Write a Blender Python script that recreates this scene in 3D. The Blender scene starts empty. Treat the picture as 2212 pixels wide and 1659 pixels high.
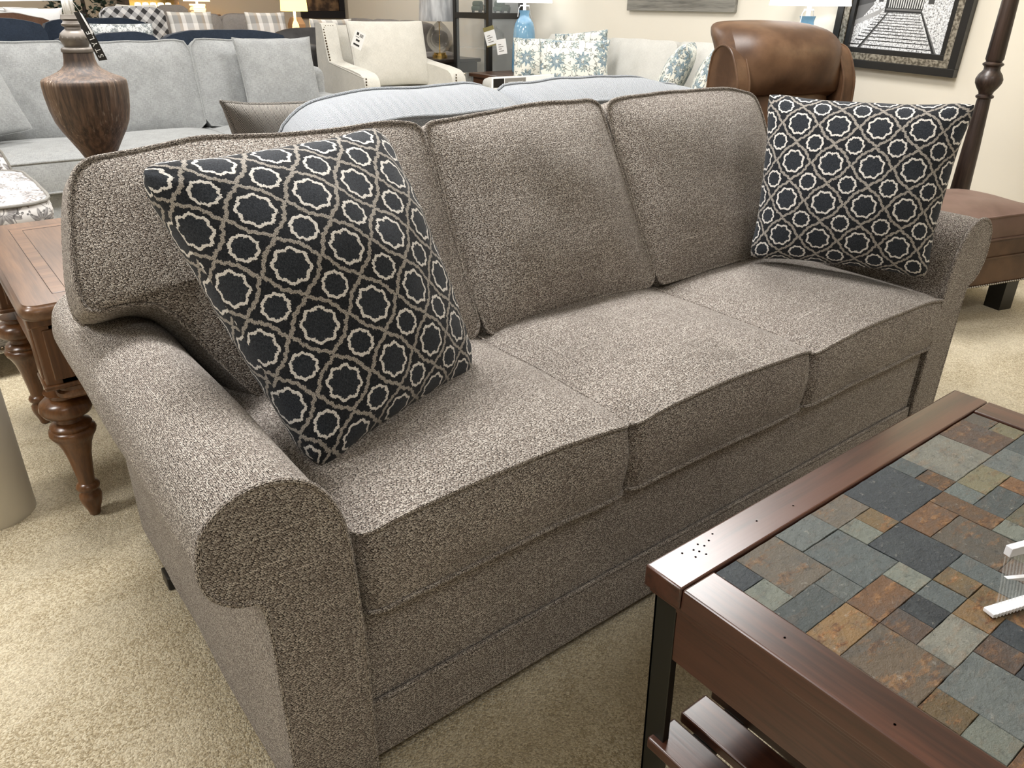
import bpy, bmesh, math, random
from math import sin, cos, pi, radians, sqrt, atan2, hypot
from mathutils import Vector, Matrix, noise
from mathutils.geometry import tessellate_polygon
random.seed(7)
SC = bpy.context.scene
COL = SC.collection

# ------------------------------------------------------------------ object helpers
def tag(o, label=None, cat=None, group=None, kind=None):
    if label: o['label'] = label
    if cat: o['category'] = cat
    if group: o['group'] = group
    if kind: o['kind'] = kind
    return o

def thing(name, label, cat, loc=(0, 0, 0), yaw=0.0, group=None):
    o = bpy.data.objects.new(name, None)
    o.empty_display_size = .1
    COL.objects.link(o)
    o.location = loc
    o.rotation_euler = (0, 0, yaw)
    return tag(o, label, cat, group)

class MB:
    """collects polygons (with uv in metres) and links them as one mesh object"""
    def __init__(s): s.v = []; s.f = []; s.uv = []; s.mi = []; s.flat = set()
    def face(s, idx, uv=None, mi=0):
        s.f.append(tuple(idx)); s.uv.append(uv); s.mi.append(mi)
    def quad(s, a, b, c, d, mi=0):
        i = len(s.v); s.v += [a, b, c, d]; s.face((i, i+1, i+2, i+3), None, mi)
    def poly(s, pts, mi=0):
        i = len(s.v); s.v += list(pts); s.face(range(i, i+len(pts)), None, mi)
    def grid(s, P, UV=None, cu=False, cv=False, mi=0):
        n, m = len(P), len(P[0]); b = len(s.v)
        for r in P: s.v += [tuple(q) for q in r]
        for i in range(n if cu else n-1):
            for j in range(m if cv else m-1):
                a, c = i, (i+1) % n; d, e = j, (j+1) % m
                uv = None
                if UV:
                    g = lambda x, y: UV(x, y)
                    uv = [g(i, j), g(i+1, j), g(i+1, j+1), g(i, j+1)]
                s.face((b+a*m+d, b+c*m+d, b+c*m+e, b+a*m+e), uv, mi)
    def box(s, lo, hi, r=0.0, mi=0, T=None):
        x0, y0, z0 = lo; x1, y1, z1 = hi
        T = T or (lambda x, y, z: (x, y, z))
        if r <= 0:
            i = len(s.v)
            s.v += [T(x, y, z) for z in (z0, z1) for y in (y0, y1) for x in (x0, x1)]
            for q in ((0, 2, 3, 1), (4, 5, 7, 6), (0, 1, 5, 4), (2, 6, 7, 3), (0, 4, 6, 2), (1, 3, 7, 5)):
                s.face([i+k for k in q], None, mi)
        else:
            bm = bmesh.new(); bmesh.ops.create_cube(bm, size=1)
            for v in bm.verts:
                v.co = Vector(((x0+x1)/2+v.co.x*(x1-x0), (y0+y1)/2+v.co.y*(y1-y0), (z0+z1)/2+v.co.z*(z1-z0)))
            r = min(r, .49*min(x1-x0, y1-y0, z1-z0))
            bmesh.ops.bevel(bm, geom=list(bm.edges), offset=r, segments=3, profile=.5, affect='EDGES')
            ar = [f.calc_area() for f in bm.faces]; top = sorted(range(len(ar)), key=lambda k: -ar[k])[:6]
            s.flat |= {len(s.f)+k for k in top}
            s.addbm(bm, T, mi)
    def addbm(s, bm, T=None, mi=0):
        T = T or (lambda x, y, z: (x, y, z)); i = len(s.v); bm.verts.ensure_lookup_table()
        for k, v in enumerate(bm.verts): v.index = k
        s.v += [T(*v.co) for v in bm.verts]
        for f in bm.faces: s.face([i+v.index for v in f.verts], None, mi)
        bm.free()
    def tube(s, pts, r, seg=8, closed=False, mi=0, caps=True):
        pts = [Vector(p) for p in pts]; n = len(pts); rings = []; up = None; L = [0]
        for i in range(n):
            a = pts[i-1] if (closed or i > 0) else pts[0]
            b = pts[(i+1) % n] if (closed or i < n-1) else pts[-1]
            t = (b-a)
            t = t.normalized() if t.length > 1e-9 else Vector((0, 0, 1))
            if up is None:
                up = t.orthogonal().normalized()
            up = (up - t*up.dot(t))
            up = up.normalized() if up.length > 1e-6 else t.orthogonal().normalized()
            w = t.cross(up); rr = r(i/(n-1)) if callable(r) else r
            rings.append([pts[i]+up*cos(2*pi*k/seg)*rr+w*sin(2*pi*k/seg)*rr for k in range(seg)])
            if i: L.append(L[-1]+(pts[i]-pts[i-1]).length)
        L.append(L[-1]+.01)
        R0 = r(0) if callable(r) else r
        s.grid(rings, (lambda i, j: (L[min(i, len(L)-1)], j/seg*2*pi*max(R0, .002))), cu=closed, cv=True, mi=mi)
        if not closed and caps:
            b = len(s.v)-n*seg
            s.face([b+k for k in range(seg)][::-1], None, mi); s.face([b+(n-1)*seg+k for k in range(seg)], None, mi)
    def lathe(s, prof, c=(0, 0), seg=40, z0=0, mi=0, caps=True):
        P = []; L = [0]
        for i, (r, z) in enumerate(prof):
            P.append([(c[0]+r*cos(2*pi*k/seg), c[1]+r*sin(2*pi*k/seg), z0+z) for k in range(seg)])
            if i: L.append(L[-1]+hypot(r-prof[i-1][0], z-prof[i-1][1]))
        R = max(r for r, z in prof)
        b = len(s.v)
        s.grid(P, (lambda i, j: (j/seg*2*pi*R, L[i])), cv=True, mi=mi)
        if caps:
            n = len(prof)
            if prof[0][0] > 1e-4: s.face([b+k for k in range(seg)][::-1], None, mi)
            if prof[-1][0] > 1e-4: s.face([b+(n-1)*seg+k for k in range(seg)], None, mi)
    def prism(s, prof, axis, a0, a1, mi=0, n=1, caps=True):
        """prof: closed list of 2D points; extruded along axis ('x','y','z') from a0 to a1"""
        def P(p, a):
            return {'x': (a, p[0], p[1]), 'y': (p[0], a, p[1]), 'z': (p[0], p[1], a)}[axis]
        m = len(prof); L = [0]
        for i in range(m): L.append(L[-1]+hypot(prof[(i+1) % m][0]-prof[i][0], prof[(i+1) % m][1]-prof[i][1]))
        rows = [[P(p, a0+(a1-a0)*k/n) for p in prof] for k in range(n+1)]
        b = len(s.v)
        s.grid(rows, (lambda i, j: (a0+(a1-a0)*i/n, L[j])), cv=True, mi=mi)
        if caps:
            tri = tessellate_polygon([[Vector((p[0], p[1], 0)) for p in prof]])
            for base, fl in ((b, 0), (b+n*m, 1)):
                for t in tri: s.face([base+k for k in (t if fl else t[::-1])], [prof[k] for k in (t if fl else t[::-1])], mi)
    def build(s, name, mat, parent=None, off=None, smooth=25, recalc=True, mods=()):
        me = bpy.data.meshes.new(name)
        o = Vector(off) if off else Vector((0, 0, 0))
        me.from_pydata([tuple(Vector(v)-o) for v in s.v], [], s.f)
        mats = mat if isinstance(mat, (list, tuple)) else [mat]
        for m in mats: me.materials.append(m)
        uvl = me.uv_layers.new(name='UVMap')
        for p, uv, mi in zip(me.polygons, s.uv, s.mi):
            p.material_index = mi
            if uv:
                for k, li in enumerate(p.loop_indices): uvl.data[li].uv = uv[k]
            else:
                n = p.normal; ax = max(range(3), key=lambda i: abs(n[i]))
                for k, li in enumerate(p.loop_indices):
                    c = s.v[s.f[p.index][k]]
                    uvl.data[li].uv = (c[1], c[2]) if ax == 0 else ((c[0], c[2]) if ax == 1 else (c[0], c[1]))
        if recalc:
            bm = bmesh.new(); bm.from_mesh(me); bmesh.ops.recalc_face_normals(bm, faces=bm.faces); bm.to_mesh(me); bm.free()
        ob = bpy.data.objects.new(name, me); COL.objects.link(ob)
        if smooth:
            for p in me.polygons: p.use_smooth = p.index not in s.flat
            try: me.set_sharp_from_angle(angle=radians(smooth))
            except Exception: pass
            for k in s.flat: me.polygons[k].use_smooth = False
        if parent is not None: ob.parent = parent
        if off and parent is None: ob.location = o
        return ob

def wpart(mb, name, mat, parent, **k):
    """mesh authored in world coordinates, parent is an unrotated Empty"""
    mb2 = mb; loc = Vector(parent.location); q = parent.parent
    while q is not None: loc = loc+Vector(q.location); q = q.parent
    for i, v in enumerate(mb2.v): mb2.v[i] = (v[0]-loc[0], v[1]-loc[1], v[2]-loc[2])
    return mb2.build(name, mat, parent, **k)

# ------------------------------------------------------------------ node expressions
class X:
    def __init__(s, nt, sock): s.nt = nt; s.k = sock
    def _m(s, op, *a):
        n = s.nt.nodes.new('ShaderNodeMath'); n.operation = op
        for i, q in enumerate((s,)+a):
            if isinstance(q, X): s.nt.links.new(q.k, n.inputs[i])
            else: n.inputs[i].default_value = q
        return X(s.nt, n.outputs[0])
    def __add__(s, o): return s._m('ADD', o)
    def __radd__(s, o): return s._m('ADD', o)
    def __sub__(s, o): return s._m('SUBTRACT', o)
    def __rsub__(s, o): return (s*-1)+o
    def __mul__(s, o): return s._m('MULTIPLY', o)
    def __rmul__(s, o): return s._m('MULTIPLY', o)
    def __truediv__(s, o): return s._m('DIVIDE', o)
    def f(s, op, *a): return s._m(op, *a)
    def abs(s): return s._m('ABSOLUTE')
    def fract(s): return s._m('FRACT')
    def floor(s): return s._m('FLOOR')
    def cos(s): return s._m('COSINE')
    def sin(s): return s._m('SINE')
    def sqrt(s): return s._m('SQRT')
    def mod(s, o): return s._m('FLOORED_MODULO', o)
    def lt(s, o): return s._m('LESS_THAN', o)
    def gt(s, o): return s._m('GREATER_THAN', o)
    def max(s, o): return s._m('MAXIMUM', o)
    def min(s, o): return s._m('MINIMUM', o)
    def step(s, a, b):
        n = s.nt.nodes.new('ShaderNodeMapRange'); n.interpolation_type = 'SMOOTHSTEP'
        s.nt.links.new(s.k, n.inputs[0]); n.inputs[1].default_value = a; n.inputs[2].default_value = b
        return X(s.nt, n.outputs[0])

class Mat:
    def __init__(s, name, rough=.6, **k):
        s.m = bpy.data.materials.new(name); s.m.use_nodes = True; s.nt = s.m.node_tree
        s.b = s.nt.nodes['Principled BSDF']; s.set('Roughness', rough)
        for a, v in k.items(): s.set(a.replace('_', ' '), v)
    def set(s, n, v):
        i = s.b.inputs[n]
        if isinstance(v, X): s.nt.links.new(v.k, i)
        elif isinstance(v, bpy.types.NodeSocket): s.nt.links.new(v, i)
        else:
            if hasattr(i.default_value, '__len__') and len(v) == 3: v = (*v, 1)
            i.default_value = v
    def node(s, t, **k):
        n = s.nt.nodes.new(t)
        for a, v in k.items(): setattr(n, a, v)
        return n
    def coord(s, kind='UV'):
        n = s.node('ShaderNodeTexCoord'); return n.outputs[kind]
    def vec(s, sock, sc=(1, 1, 1), rot=(0, 0, 0), loc=(0, 0, 0)):
        n = s.node('ShaderNodeMapping'); s.nt.links.new(sock, n.inputs[0])
        n.inputs['Scale'].default_value = sc; n.inputs['Rotation'].default_value = rot; n.inputs['Location'].default_value = loc
        return n.outputs[0]
    def xyz(s, sock):
        n = s.node('ShaderNodeSeparateXYZ'); s.nt.links.new(sock, n.inputs[0])
        return [X(s.nt, n.outputs[i]) for i in range(3)]
    def comb(s, x, y, z=0):
        n = s.node('ShaderNodeCombineXYZ')
        for i, q in enumerate((x, y, z)):
            if isinstance(q, X): s.nt.links.new(q.k, n.inputs[i])
            else: n.inputs[i].default_value = q
        return n.outputs[0]
    def noise(s, sock, scale=5, det=2, rough=.5, dim='3D', out='Fac'):
        n = s.node('ShaderNodeTexNoise', noise_dimensions=dim); s.nt.links.new(sock, n.inputs['Vector'])
        n.inputs['Scale'].default_value = scale; n.inputs['Detail'].default_value = det; n.inputs['Roughness'].default_value = rough
        return X(s.nt, n.outputs[out])
    def vor(s, sock, scale=1, rnd=1, dim='2D', feat='F1', dist='EUCLIDEAN'):
        n = s.node('ShaderNodeTexVoronoi', voronoi_dimensions=dim, feature=feat, distance=dist); s.nt.links.new(sock, n.inputs['Vector'])
        n.inputs['Scale'].default_value = scale; n.inputs['Randomness'].default_value = rnd
        return n
    def mix(s, f, a, b, mode='MIX'):
        n = s.node('ShaderNodeMix', data_type='RGBA', blend_type=mode); n.clamp_factor = True
        I = n.inputs
        for i, q in ((0, f), (6, a), (7, b)):
            if isinstance(q, X): s.nt.links.new(q.k, I[i])
            elif isinstance(q, bpy.types.NodeSocket): s.nt.links.new(q, I[i])
            elif i == 0: I[i].default_value = q
            else: I[i].default_value = (*q, 1) if len(q) == 3 else q
        return n.outputs[2]
    def ramp(s, f, stops, const=False):
        n = s.node('ShaderNodeValToRGB'); s.nt.links.new(f.k if isinstance(f, X) else f, n.inputs[0])
        if const: n.color_ramp.interpolation = 'CONSTANT'
        e = n.color_ramp.elements
        while len(e) > 1: e.remove(e[0])
        e[0].position = stops[0][0]; e[0].color = (*stops[0][1], 1)
        for p, c in stops[1:]:
            q = e.new(p); q.color = (*c, 1)
        return n.outputs[0]
    def color(s, c): s.set('Base Color', c); return s
    def bump(s, h, dist=.001, strength=1):
        n = s.node('ShaderNodeBump'); s.nt.links.new(h.k if isinstance(h, X) else h, n.inputs['Height'])
        n.inputs['Distance'].default_value = dist; n.inputs['Strength'].default_value = strength
        s.nt.links.new(n.outputs[0], s.b.inputs['Normal']); return s

def plain(name, c, rough=.6, **k):
    m = Mat(name, rough, **k); m.color(c); return m.m

def sheen(m, w=.3, tint=(1, 1, 1)):
    m.set('Sheen Weight', w); m.set('Sheen Roughness', .5)
    m.set('Specular IOR Level', .15)

# tweed weave: plump nubs with dark gaps, occasional pale slub threads
def tweed(name, pitch=.0033, dark=(.03, .022, .016), mid=(.21, .165, .13), lite=(.60, .54, .46), slub=.5):
    m = Mat(name, .9); uv = m.coord('UV')
    u, v, _ = m.xyz(uv)
    w = m.noise(uv, 30, 1, dim='2D')
    row = (v/(pitch*.82)).floor()
    uu = u/pitch + row*.5 + (w-.5)*.8
    vv = v/(pitch*.82) + (w-.5)*.6
    vo = m.vor(m.comb(uu, vv), 1, .55)
    d = X(m.nt, vo.outputs['Distance'])
    cx = m.xyz(vo.outputs['Color'])[0]
    base = m.ramp(cx, [(0, mid), (.35, tuple(a*1.35 for a in mid)), (.62, tuple((a+b)*.5 for a, b in zip(mid, lite))), (1, lite)])
    big = m.noise(uv, 6, 2, dim='2D')
    base = m.mix((big-.5)*.5+.25, base, tuple(a*.75 for a in mid))
    s1 = m.noise(m.comb(u*5, v/(pitch*1.1)), 1, 1, dim='2D')
    base = m.mix(s1.step(.72, .80)*slub, base, tuple(min(1, a*1.1) for a in lite))
    s2 = m.noise(m.comb(u/(pitch*1.1), v*5), 1, 1, dim='2D')
    base = m.mix(s2.step(.72, .80)*slub*.8, base, lite)
    gap = d.step(.34, .58)
    col = m.mix(gap, base, dark)
    m.color(col); m.bump((1-d), pitch*.7, .7); sheen(m, .12)
    return m.m

def linen(name, c, amt=.25, sc=450, rough=.9):
    m = Mat(name, rough); uv = m.coord('UV'); u, v, _ = m.xyz(uv)
    a = m.noise(m.comb(u*sc, v*sc*.12), 1, 1, dim='2D'); b = m.noise(m.comb(u*sc*.12, v*sc), 1, 1, dim='2D')
    t = (a+b)*.5; big = m.noise(uv, 14, 3, dim='2D')
    t = t*.75+big*.25
    lo = tuple(x*(1-amt*1.6) for x in c); hi = tuple(min(1, x*(1+amt)) for x in c)
    m.color(m.ramp(t.step(.36, .64), [(0, lo), (1, hi)])); m.bump(t, .0012, .5); sheen(m, .15)
    return m.m

def herring(name, a, b, w=.014, f=.0042):
    m = Mat(name, .9); uv = m.coord('UV'); u, v, _ = m.xyz(uv)
    c = (u/w).floor(); odd = c.mod(2)*2-1
    s = ((v+odd*(u-(c*w)))/f + c*.5).fract(); s = (s-.5).abs()*2
    n = m.noise(uv, 500, 1, dim='2D'); big = m.noise(m.comb(u*60, v*3), 1, 2, dim='2D')
    t = (s+(n-.5)*.9).step(.3, .7)
    m.color(m.mix(t, a, m.mix((big-.3)*.6, b, tuple(min(1, q*1.35) for q in b)))); m.bump(t, .001, .6); sheen(m, .12)
    return m.m

def wood(name, c0, c1, axis='x', rough=.35, coat=0.0, sc=1.0):
    m = Mat(name, rough); o = m.coord('Object')
    k = {'x': (1.2, 22, 22), 'y': (22, 1.2, 22), 'z': (22, 22, 1.2)}[axis]
    n = m.noise(m.vec(o, tuple(q*sc for q in k)), 1, 4, .6)
    k2 = tuple(q*7*sc for q in k); n2 = m.noise(m.vec(o, k2), 1, 2, .6)
    big = m.noise(m.vec(o, tuple(q*.2*sc for q in k)), 1, 1)
    t = (n*.6+n2*.25+big*.15).step(.35, .62)
    m.color(m.ramp(t, [(0, c0), (1, c1)])); m.bump(n2, .0006, .25)
    if coat: m.set('Coat Weight', coat); m.set('Coat Roughness', .2)
    return m.m

def leather(name, c0, c1, rough=.42):
    m = Mat(name, rough); o = m.coord('Object')
    n = m.noise(o, 5, 4, .6); v = m.vor(o, 260, 1, '3D'); d = X(m.nt, v.outputs['Distance'])
    m.color(m.ramp(n.step(.32, .68), [(0, c0), (1, c1)])); m.bump(d, .0006, .35)
    m.set('Specular IOR Level', .35)
    return m.m

# woven pillow cloth: chenille lattice with eight-lobed medallions and scalloped rings
def trellis(name, P=.098):
    m = Mat(name, .85); uv = m.coord('UV')
    nz = m.noise(uv, 330, 0, dim='2D', out='Color'); a, b, _ = m.xyz(nz.k)
    u, v, _ = m.xyz(uv)
    u = u+(a-.5)*.0036; v = v+(b-.5)*.0036
    x = (u/P).fract()-.5; y = (v/P).fract()-.5
    r1 = (x*x+y*y).sqrt(); t1 = y.f('ARCTAN2', x)
    x2 = ((u/P)+.5).fract()-.5; y2 = ((v/P)+.5).fract()-.5
    r2 = (x2*x2+y2*y2).sqrt(); t2 = y2.f('ARCTAN2', x2)
    R1 = ((t1*8)).cos()*-.020+.272
    ring1 = 1-((r1-R1).abs()).step(.022, .030)
    R2 = ((t2*10)).cos()*.010+.202
    ring2 = 1-((r2-R2).abs()).step(.021, .029)
    e = (x.abs()+y.abs()-.5)
    tt = (x.abs()-y.abs())
    c1 = (tt*(2*pi)).cos(); c3 = (tt*(10*pi)).cos()
    # the lattice swells round the medallions and pinches at the crossings
    L = 1-((e-(c1*.045+c3*.014+.025)).abs()).step(.040, .052)
    n2 = m.noise(m.comb(u*900, v*260), 1, 1, dim='2D'); n3 = m.noise(uv, 900, 0, dim='2D')
    navy = m.mix(n2.step(.35, .7), (.009, .010, .013), (.028, .031, .037))
    inner = m.mix(n2.step(.35, .7), (.016, .019, .025), (.045, .052, .063))
    ins = r1.lt(.25).max(r2.lt(.185))
    col = m.mix(ins, navy, inner)
    col = m.mix(L, col, m.mix(n3.step(.35, .6), (.12, .108, .095), (.50, .465, .42)))
    rings = ring1.max(ring2)
    col = m.mix(rings, col, m.mix(n3.step(.25, .5), (.44, .425, .40), (.82, .79, .75)))
    m.color(col); m.bump(rings+L*.8+n2*.25, .0009, .6); sheen(m, .1)
    return m.m

def floral(name, bg, c1, c2, sc=9.0, dk=(.12, .14, .13)):
    m = Mat(name, .9); uv = m.coord('UV'); nz = m.noise(uv, 18, 1, dim='2D', out='Color'); a, b, _ = m.xyz(nz.k)
    u, v, _ = m.xyz(uv); u = u+(a-.5)*.012; v = v+(b-.5)*.012
    col = bg
    for k, (s, R, pet, c, off) in enumerate(((sc, .40, 9, c1, 0), (sc*1.7, .30, 7, c2, 3.3), (sc*3.2, .24, 3, dk, 7.7))):
        w = m.comb(u*s+off, v*s+off*.7); vo = m.vor(w, 1, .55)
        px, py, _ = m.xyz(vo.outputs['Position']); x = u*s+off-px; y = v*s+off*.7-py
        r = (x*x+y*y).sqrt(); t = y.f('ARCTAN2', x); cr = m.xyz(vo.outputs['Color'])[0]
        Rr = (t*pet+cr*6).cos()*(.09)+R*.8
        inside = 1-(r/Rr).step(.92, 1.05)
        veins = ((t*pet*2).cos()*.5+.5)*.5 + ((r*40).cos()*.5+.5)*.25
        core = 1-r.step(.03, .12)
        cc = m.mix(veins, c, tuple(q*.45+.5*w_ for q, w_ in zip(c, bg)))
        cc = m.mix(core, cc, bg)
        col = m.mix(inside*(cr.gt(.25)), col, cc)
    n = m.noise(m.comb(u, v), 12, 1, dim='2D')
    vine = 1-((n-.5).abs()).step(.006, .016)
    col = m.mix(vine*.8, col, dk)
    m.color(col); sheen(m, .1)
    return m.m
# ------------------------------------------------------------------ soft goods
def resample(pts, step, closed=True):
    P = [Vector(p) for p in pts]
    if closed: P.append(P[0].copy())
    L = [0]
    for i in range(1, len(P)): L.append(L[-1]+(P[i]-P[i-1]).length)
    n = max(4, int(round(L[-1]/step))); out = []; k = 0
    for i in range(n if closed else n+1):
        t = L[-1]*i/n
        while k < len(L)-2 and L[k+1] < t: k += 1
        d = L[k+1]-L[k]; out.append(P[k].lerp(P[k+1], (t-L[k])/d if d > 1e-9 else 0))
    return out

def fillet(pts, r, seg=6):
    """round the corners of a closed 2D polygon; r is one radius or one per corner"""
    n = len(pts); out = []
    for i in range(n):
        a, b, c = Vector(pts[i-1]), Vector(pts[i]), Vector(pts[(i+1) % n])
        rr = r[i] if hasattr(r, '__len__') else r
        u, v = (a-b), (c-b); d = min(rr, u.length*.48, v.length*.48)
        p, q = b+u.normalized()*d, b+v.normalized()*d
        for k in range(seg+1):
            t = k/seg; out.append(p*(1-t)**2+b*2*t*(1-t)+q*t*t)
    return out

def wob(p, amp, f=5, s=0):
    return noise.noise(Vector((p[0]*f+s, p[1]*f-s, s*1.7)))*amp

def cushion(name, outline, n0, n1, cf, cb, fn, mat, parent, pip=.0045, pipmat=None, bulge=.008, step=.022, power=2.4, rows=9, seed=0, label=None, piping='piping', amp=.006):
    """box cushion: two crowned panels, a boxing band and welt cord along both seams"""
    O = resample(outline, step); n = len(O)
    O = [o+Vector((wob(o, amp, 7, seed), wob(o, amp, 7, seed+9))) for o in O]
    c = sum(O, Vector((0, 0)))/n
    L = [0]
    for i in range(n): L.append(L[-1]+(O[(i+1) % n]-O[i]).length)
    xs, ys = [o.x for o in O], [o.y for o in O]; bc = ((min(xs)+max(xs))/2, (min(ys)+max(ys))/2); bh = ((max(xs)-min(xs))/2, (max(ys)-min(ys))/2)
    mb = MB()
    def panel(nz, crown, sg):
        P = []; U = []
        for k in range(rows+1):
            t = (k/rows)**.8; row = []; ur = []
            for o in O:
                q = c+(o-c)*t
                aa, bb = min(1, abs(q.x-bc[0])/bh[0]), min(1, abs(q.y-bc[1])/bh[1])
                h = nz+sg*(crown*((1-aa**2.4)*(1-bb**2.4))**.55*(1-t**9)+wob(q, amp, 6, seed+3*sg)*(1-t**4))
                row.append(fn(q.x, q.y, h)); ur.append((q.x, q.y))
            P.append(row); U.append(ur)
        mb.grid(P, lambda i, j: U[i][j % n], cv=True)
    panel(n1, cf, 1); panel(n0, cb, -1)
    nrm = [(O[(i+1) % n]-O[i-1]).normalized() for i in range(n)]
    nrm = [Vector((t.y, -t.x)) for t in nrm]
    area = sum(O[i].x*O[(i+1) % n].y-O[(i+1) % n].x*O[i].y for i in range(n))
    if area < 0: nrm = [-q for q in nrm]
    R = 6; P = []
    for k in range(R+1):
        t = k/R; nz = n0+(n1-n0)*t; b = bulge*4*t*(1-t)
        P.append([fn(o.x+q.x*b, o.y+q.y*b, nz) for o, q in zip(O, nrm)])
    mb.grid(P, lambda i, j: (L[j], n0+(n1-n0)*i/R), cv=True)
    ob = mb.build(name, mat, parent, smooth=50)
    if label: ob['label'] = label
    if pip:
        for nz in (n1, n0):
            w = MB(); w.tube([fn(o.x+q.x*pip*.5, o.y+q.y*pip*.5, nz) for o, q in zip(O, nrm)], pip, 8, closed=True)
            w.build(piping, pipmat or mat, ob)
    return ob

def rect(a0, a1, b0, b1, r=.03): return fillet([(a0, b0), (a1, b0), (a1, b1), (a0, b1)], r)

def pillow(name, cor, T, mat, parent=None, off=None, N=34, pinch=.05, size=None, seed=1, pip=0, pipmat=None, ex=.42, wr=.004, ear=.03, rc=.12, rim=.004):
    """knife-edge pillow between four 3D corners (bl, br, tr, tl)"""
    bl, br, tr, tl = [Vector(c) for c in cor]
    W = size[0] if size else ((br-bl).length+(tr-tl).length)/2; H = size[1] if size else ((tl-bl).length+(tr-br).length)/2
    nrm = (br-bl+tr-tl).cross(tl-bl+tr-br).normalized()
    def base(s, t):
        s2 = s*(1-pinch*(1-abs(t)**3.5))*(1+ear*(s*t)**8); t2 = t*(1-pinch*(1-abs(s)**3.5))*(1+ear*(s*t)**8)
        if rc:   # rounded corners
            q = (abs(s)**14+abs(t)**14)**(1/14); k_ = 1-rc*max(0, min(abs(s), abs(t))-.72)**2*6; s2 *= k_; t2 *= k_
        a, b = (s2+1)/2, (t2+1)/2
        return bl*(1-a)*(1-b)+br*a*(1-b)+tr*a*b+tl*(1-a)*b
    mb = MB()
    for sg in (1, -1):
        P = []
        for i in range(N+1):
            s = sin((i/N-.5)*pi); row = []
            for j in range(N+1):
                t = sin((j/N-.5)*pi)
                x_ = ex if sg > 0 else ex*.8
                h = T/2*(1 if sg > 0 else 1.1)*(max(0, (1-s*s))**x_)*(max(0, (1-t*t))**x_)
                e = min(1-abs(s), 1-abs(t)); h += rim*(1-max(abs(s), abs(t))**16)
                h += wr*noise.noise(Vector((s*2.2+seed, t*2.2, sg*2)))*min(1, e*4)+wr*.8*noise.noise(Vector((s*9+seed, t*9, sg)))*max(0, min(1, e*9))*max(0, 1-e*2.2)
                row.append(base(s, t)+nrm*h*sg)
            P.append(row)
        # cloth uv follows the length of the surface
        U = [[0]*(N+1) for _ in range(N+1)]; V = [[0]*(N+1) for _ in range(N+1)]; c_ = N//2
        for j in range(N+1):
            for i in range(c_+1, N+1): U[i][j] = U[i-1][j]+(P[i][j]-P[i-1][j]).length
            for i in range(c_-1, -1, -1): U[i][j] = U[i+1][j]-(P[i][j]-P[i+1][j]).length
        for i in range(N+1):
            for j in range(c_+1, N+1): V[i][j] = V[i][j-1]+(P[i][j]-P[i][j-1]).length
            for j in range(c_-1, -1, -1): V[i][j] = V[i][j+1]-(P[i][j]-P[i][j+1]).length
        mb.grid(P, lambda i, j, U=U, V=V, o_=(0 if sg > 0 else .03): (U[i][j]+o_, V[i][j]))
    ob = mb.build(name, mat, parent, off=off, smooth=60)
    # weld the two faces along the seam
    bm = bmesh.new(); bm.from_mesh(ob.data); bmesh.ops.remove_doubles(bm, verts=bm.verts, dist=.0003); bm.to_mesh(ob.data); bm.free()
    if pip:
        w = MB(); loop = [(s, -1) for s in [sin((i/N-.5)*pi) for i in range(N)]]+[(1, s) for s in [sin((i/N-.5)*pi) for i in range(N)]]
        loop += [(-a, -b) for a, b in loop]; o = Vector(off) if off else Vector((0, 0, 0))
        w.tube([base(a, b)-(o if parent is None or True else 0) for a, b in loop], pip, 6, closed=True)
        w.build('piping', pipmat or mat, ob)
    return ob

def cuboid_soft(lo, hi, crown=.03, **k):
    """horizontal cushion in a box: outline x,y; thickness z"""
    x0, y0, z0 = lo; x1, y1, z1 = hi
    return dict(outline=rect(x0, x1, y0, y1, k.get('r', .04)), n0=z0, n1=z1, cf=crown, cb=0, fn=lambda a, b, n: (a, b, n))

def back_fn(y0, z0, slope, th0=0.0):
    """back cushion frame: a = x, b = height above z0, n = forward (-y); leans back"""
    s = slope; L = sqrt(1+s*s)
    return lambda a, b, n: (a, y0+b*s/L*1.0-n/L, z0+b/L-n*s/L*-1*-1)

# ------------------------------------------------------------------ materials
M = {}
M['tweed'] = tweed('brown_tweed', .0029, (.024, .019, .016), (.270, .232, .202), (.84, .78, .71), .6)
M['tweed_far'] = tweed('brown_tweed_fine', .0042)
M['trellis'] = trellis('navy_trellis')
M['grey'] = linen('light_grey_chenille', (.335, .345, .345), .13, 420)
M['greysec'] = linen('taupe_grey_linen', (.25, .235, .225), .10)
M['cream'] = linen('cream_linen', (.66, .64, .58), .06)
M['cream2'] = linen('pale_linen', (.60, .595, .56), .05)
M['navy'] = linen('navy_velvet', (.020, .029, .046), .15)
M['brownfab'] = linen('brown_suede', (.16, .09, .06), .15)
M['white'] = linen('white_cotton', (.82, .82, .82), .04)
M['plaidsofa'] = linen('grey_sofa_cloth', (.27, .25, .235), .10)
M['herr'] = herring('grey_blue_herringbone', (.07, .078, .09), (.46, .485, .51), .013, .0042)
M['herrb'] = herring('brown_herringbone', (.05, .045, .04), (.31, .29, .26), .015, .0050)
M['blueflor'] = floral('blue_floral_print', (.75, .75, .69), (.12, .21, .28), (.22, .30, .31), 6.5)
M['greyflor'] = floral('grey_leaf_print', (.74, .72, .70), (.20, .19, .19), (.16, .13, .12), 8, (.08, .075, .075))
M['snow'] = floral('grey_sprig_print', (.66, .68, .68), (.14, .17, .18), (.10, .12, .13), 16)
M['leather'] = leather('brown_leather', (.062, .030, .015), (.130, .070, .037))
M['leather2'] = leather('mauve_brown_leather', (.13, .078, .060), (.18, .112, .09), .5)
M['charcoal'] = leather('charcoal_leather', (.022, .021, .022), (.05, .048, .048), .5)
M['cherry'] = wood('dark_cherry_wood', (.026, .010, .006), (.085, .031, .018), 'y', .30, .35)
M['cherryx'] = wood('dark_cherry_wood_x', (.026, .010, .006), (.080, .029, .017), 'x', .30, .35)
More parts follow.
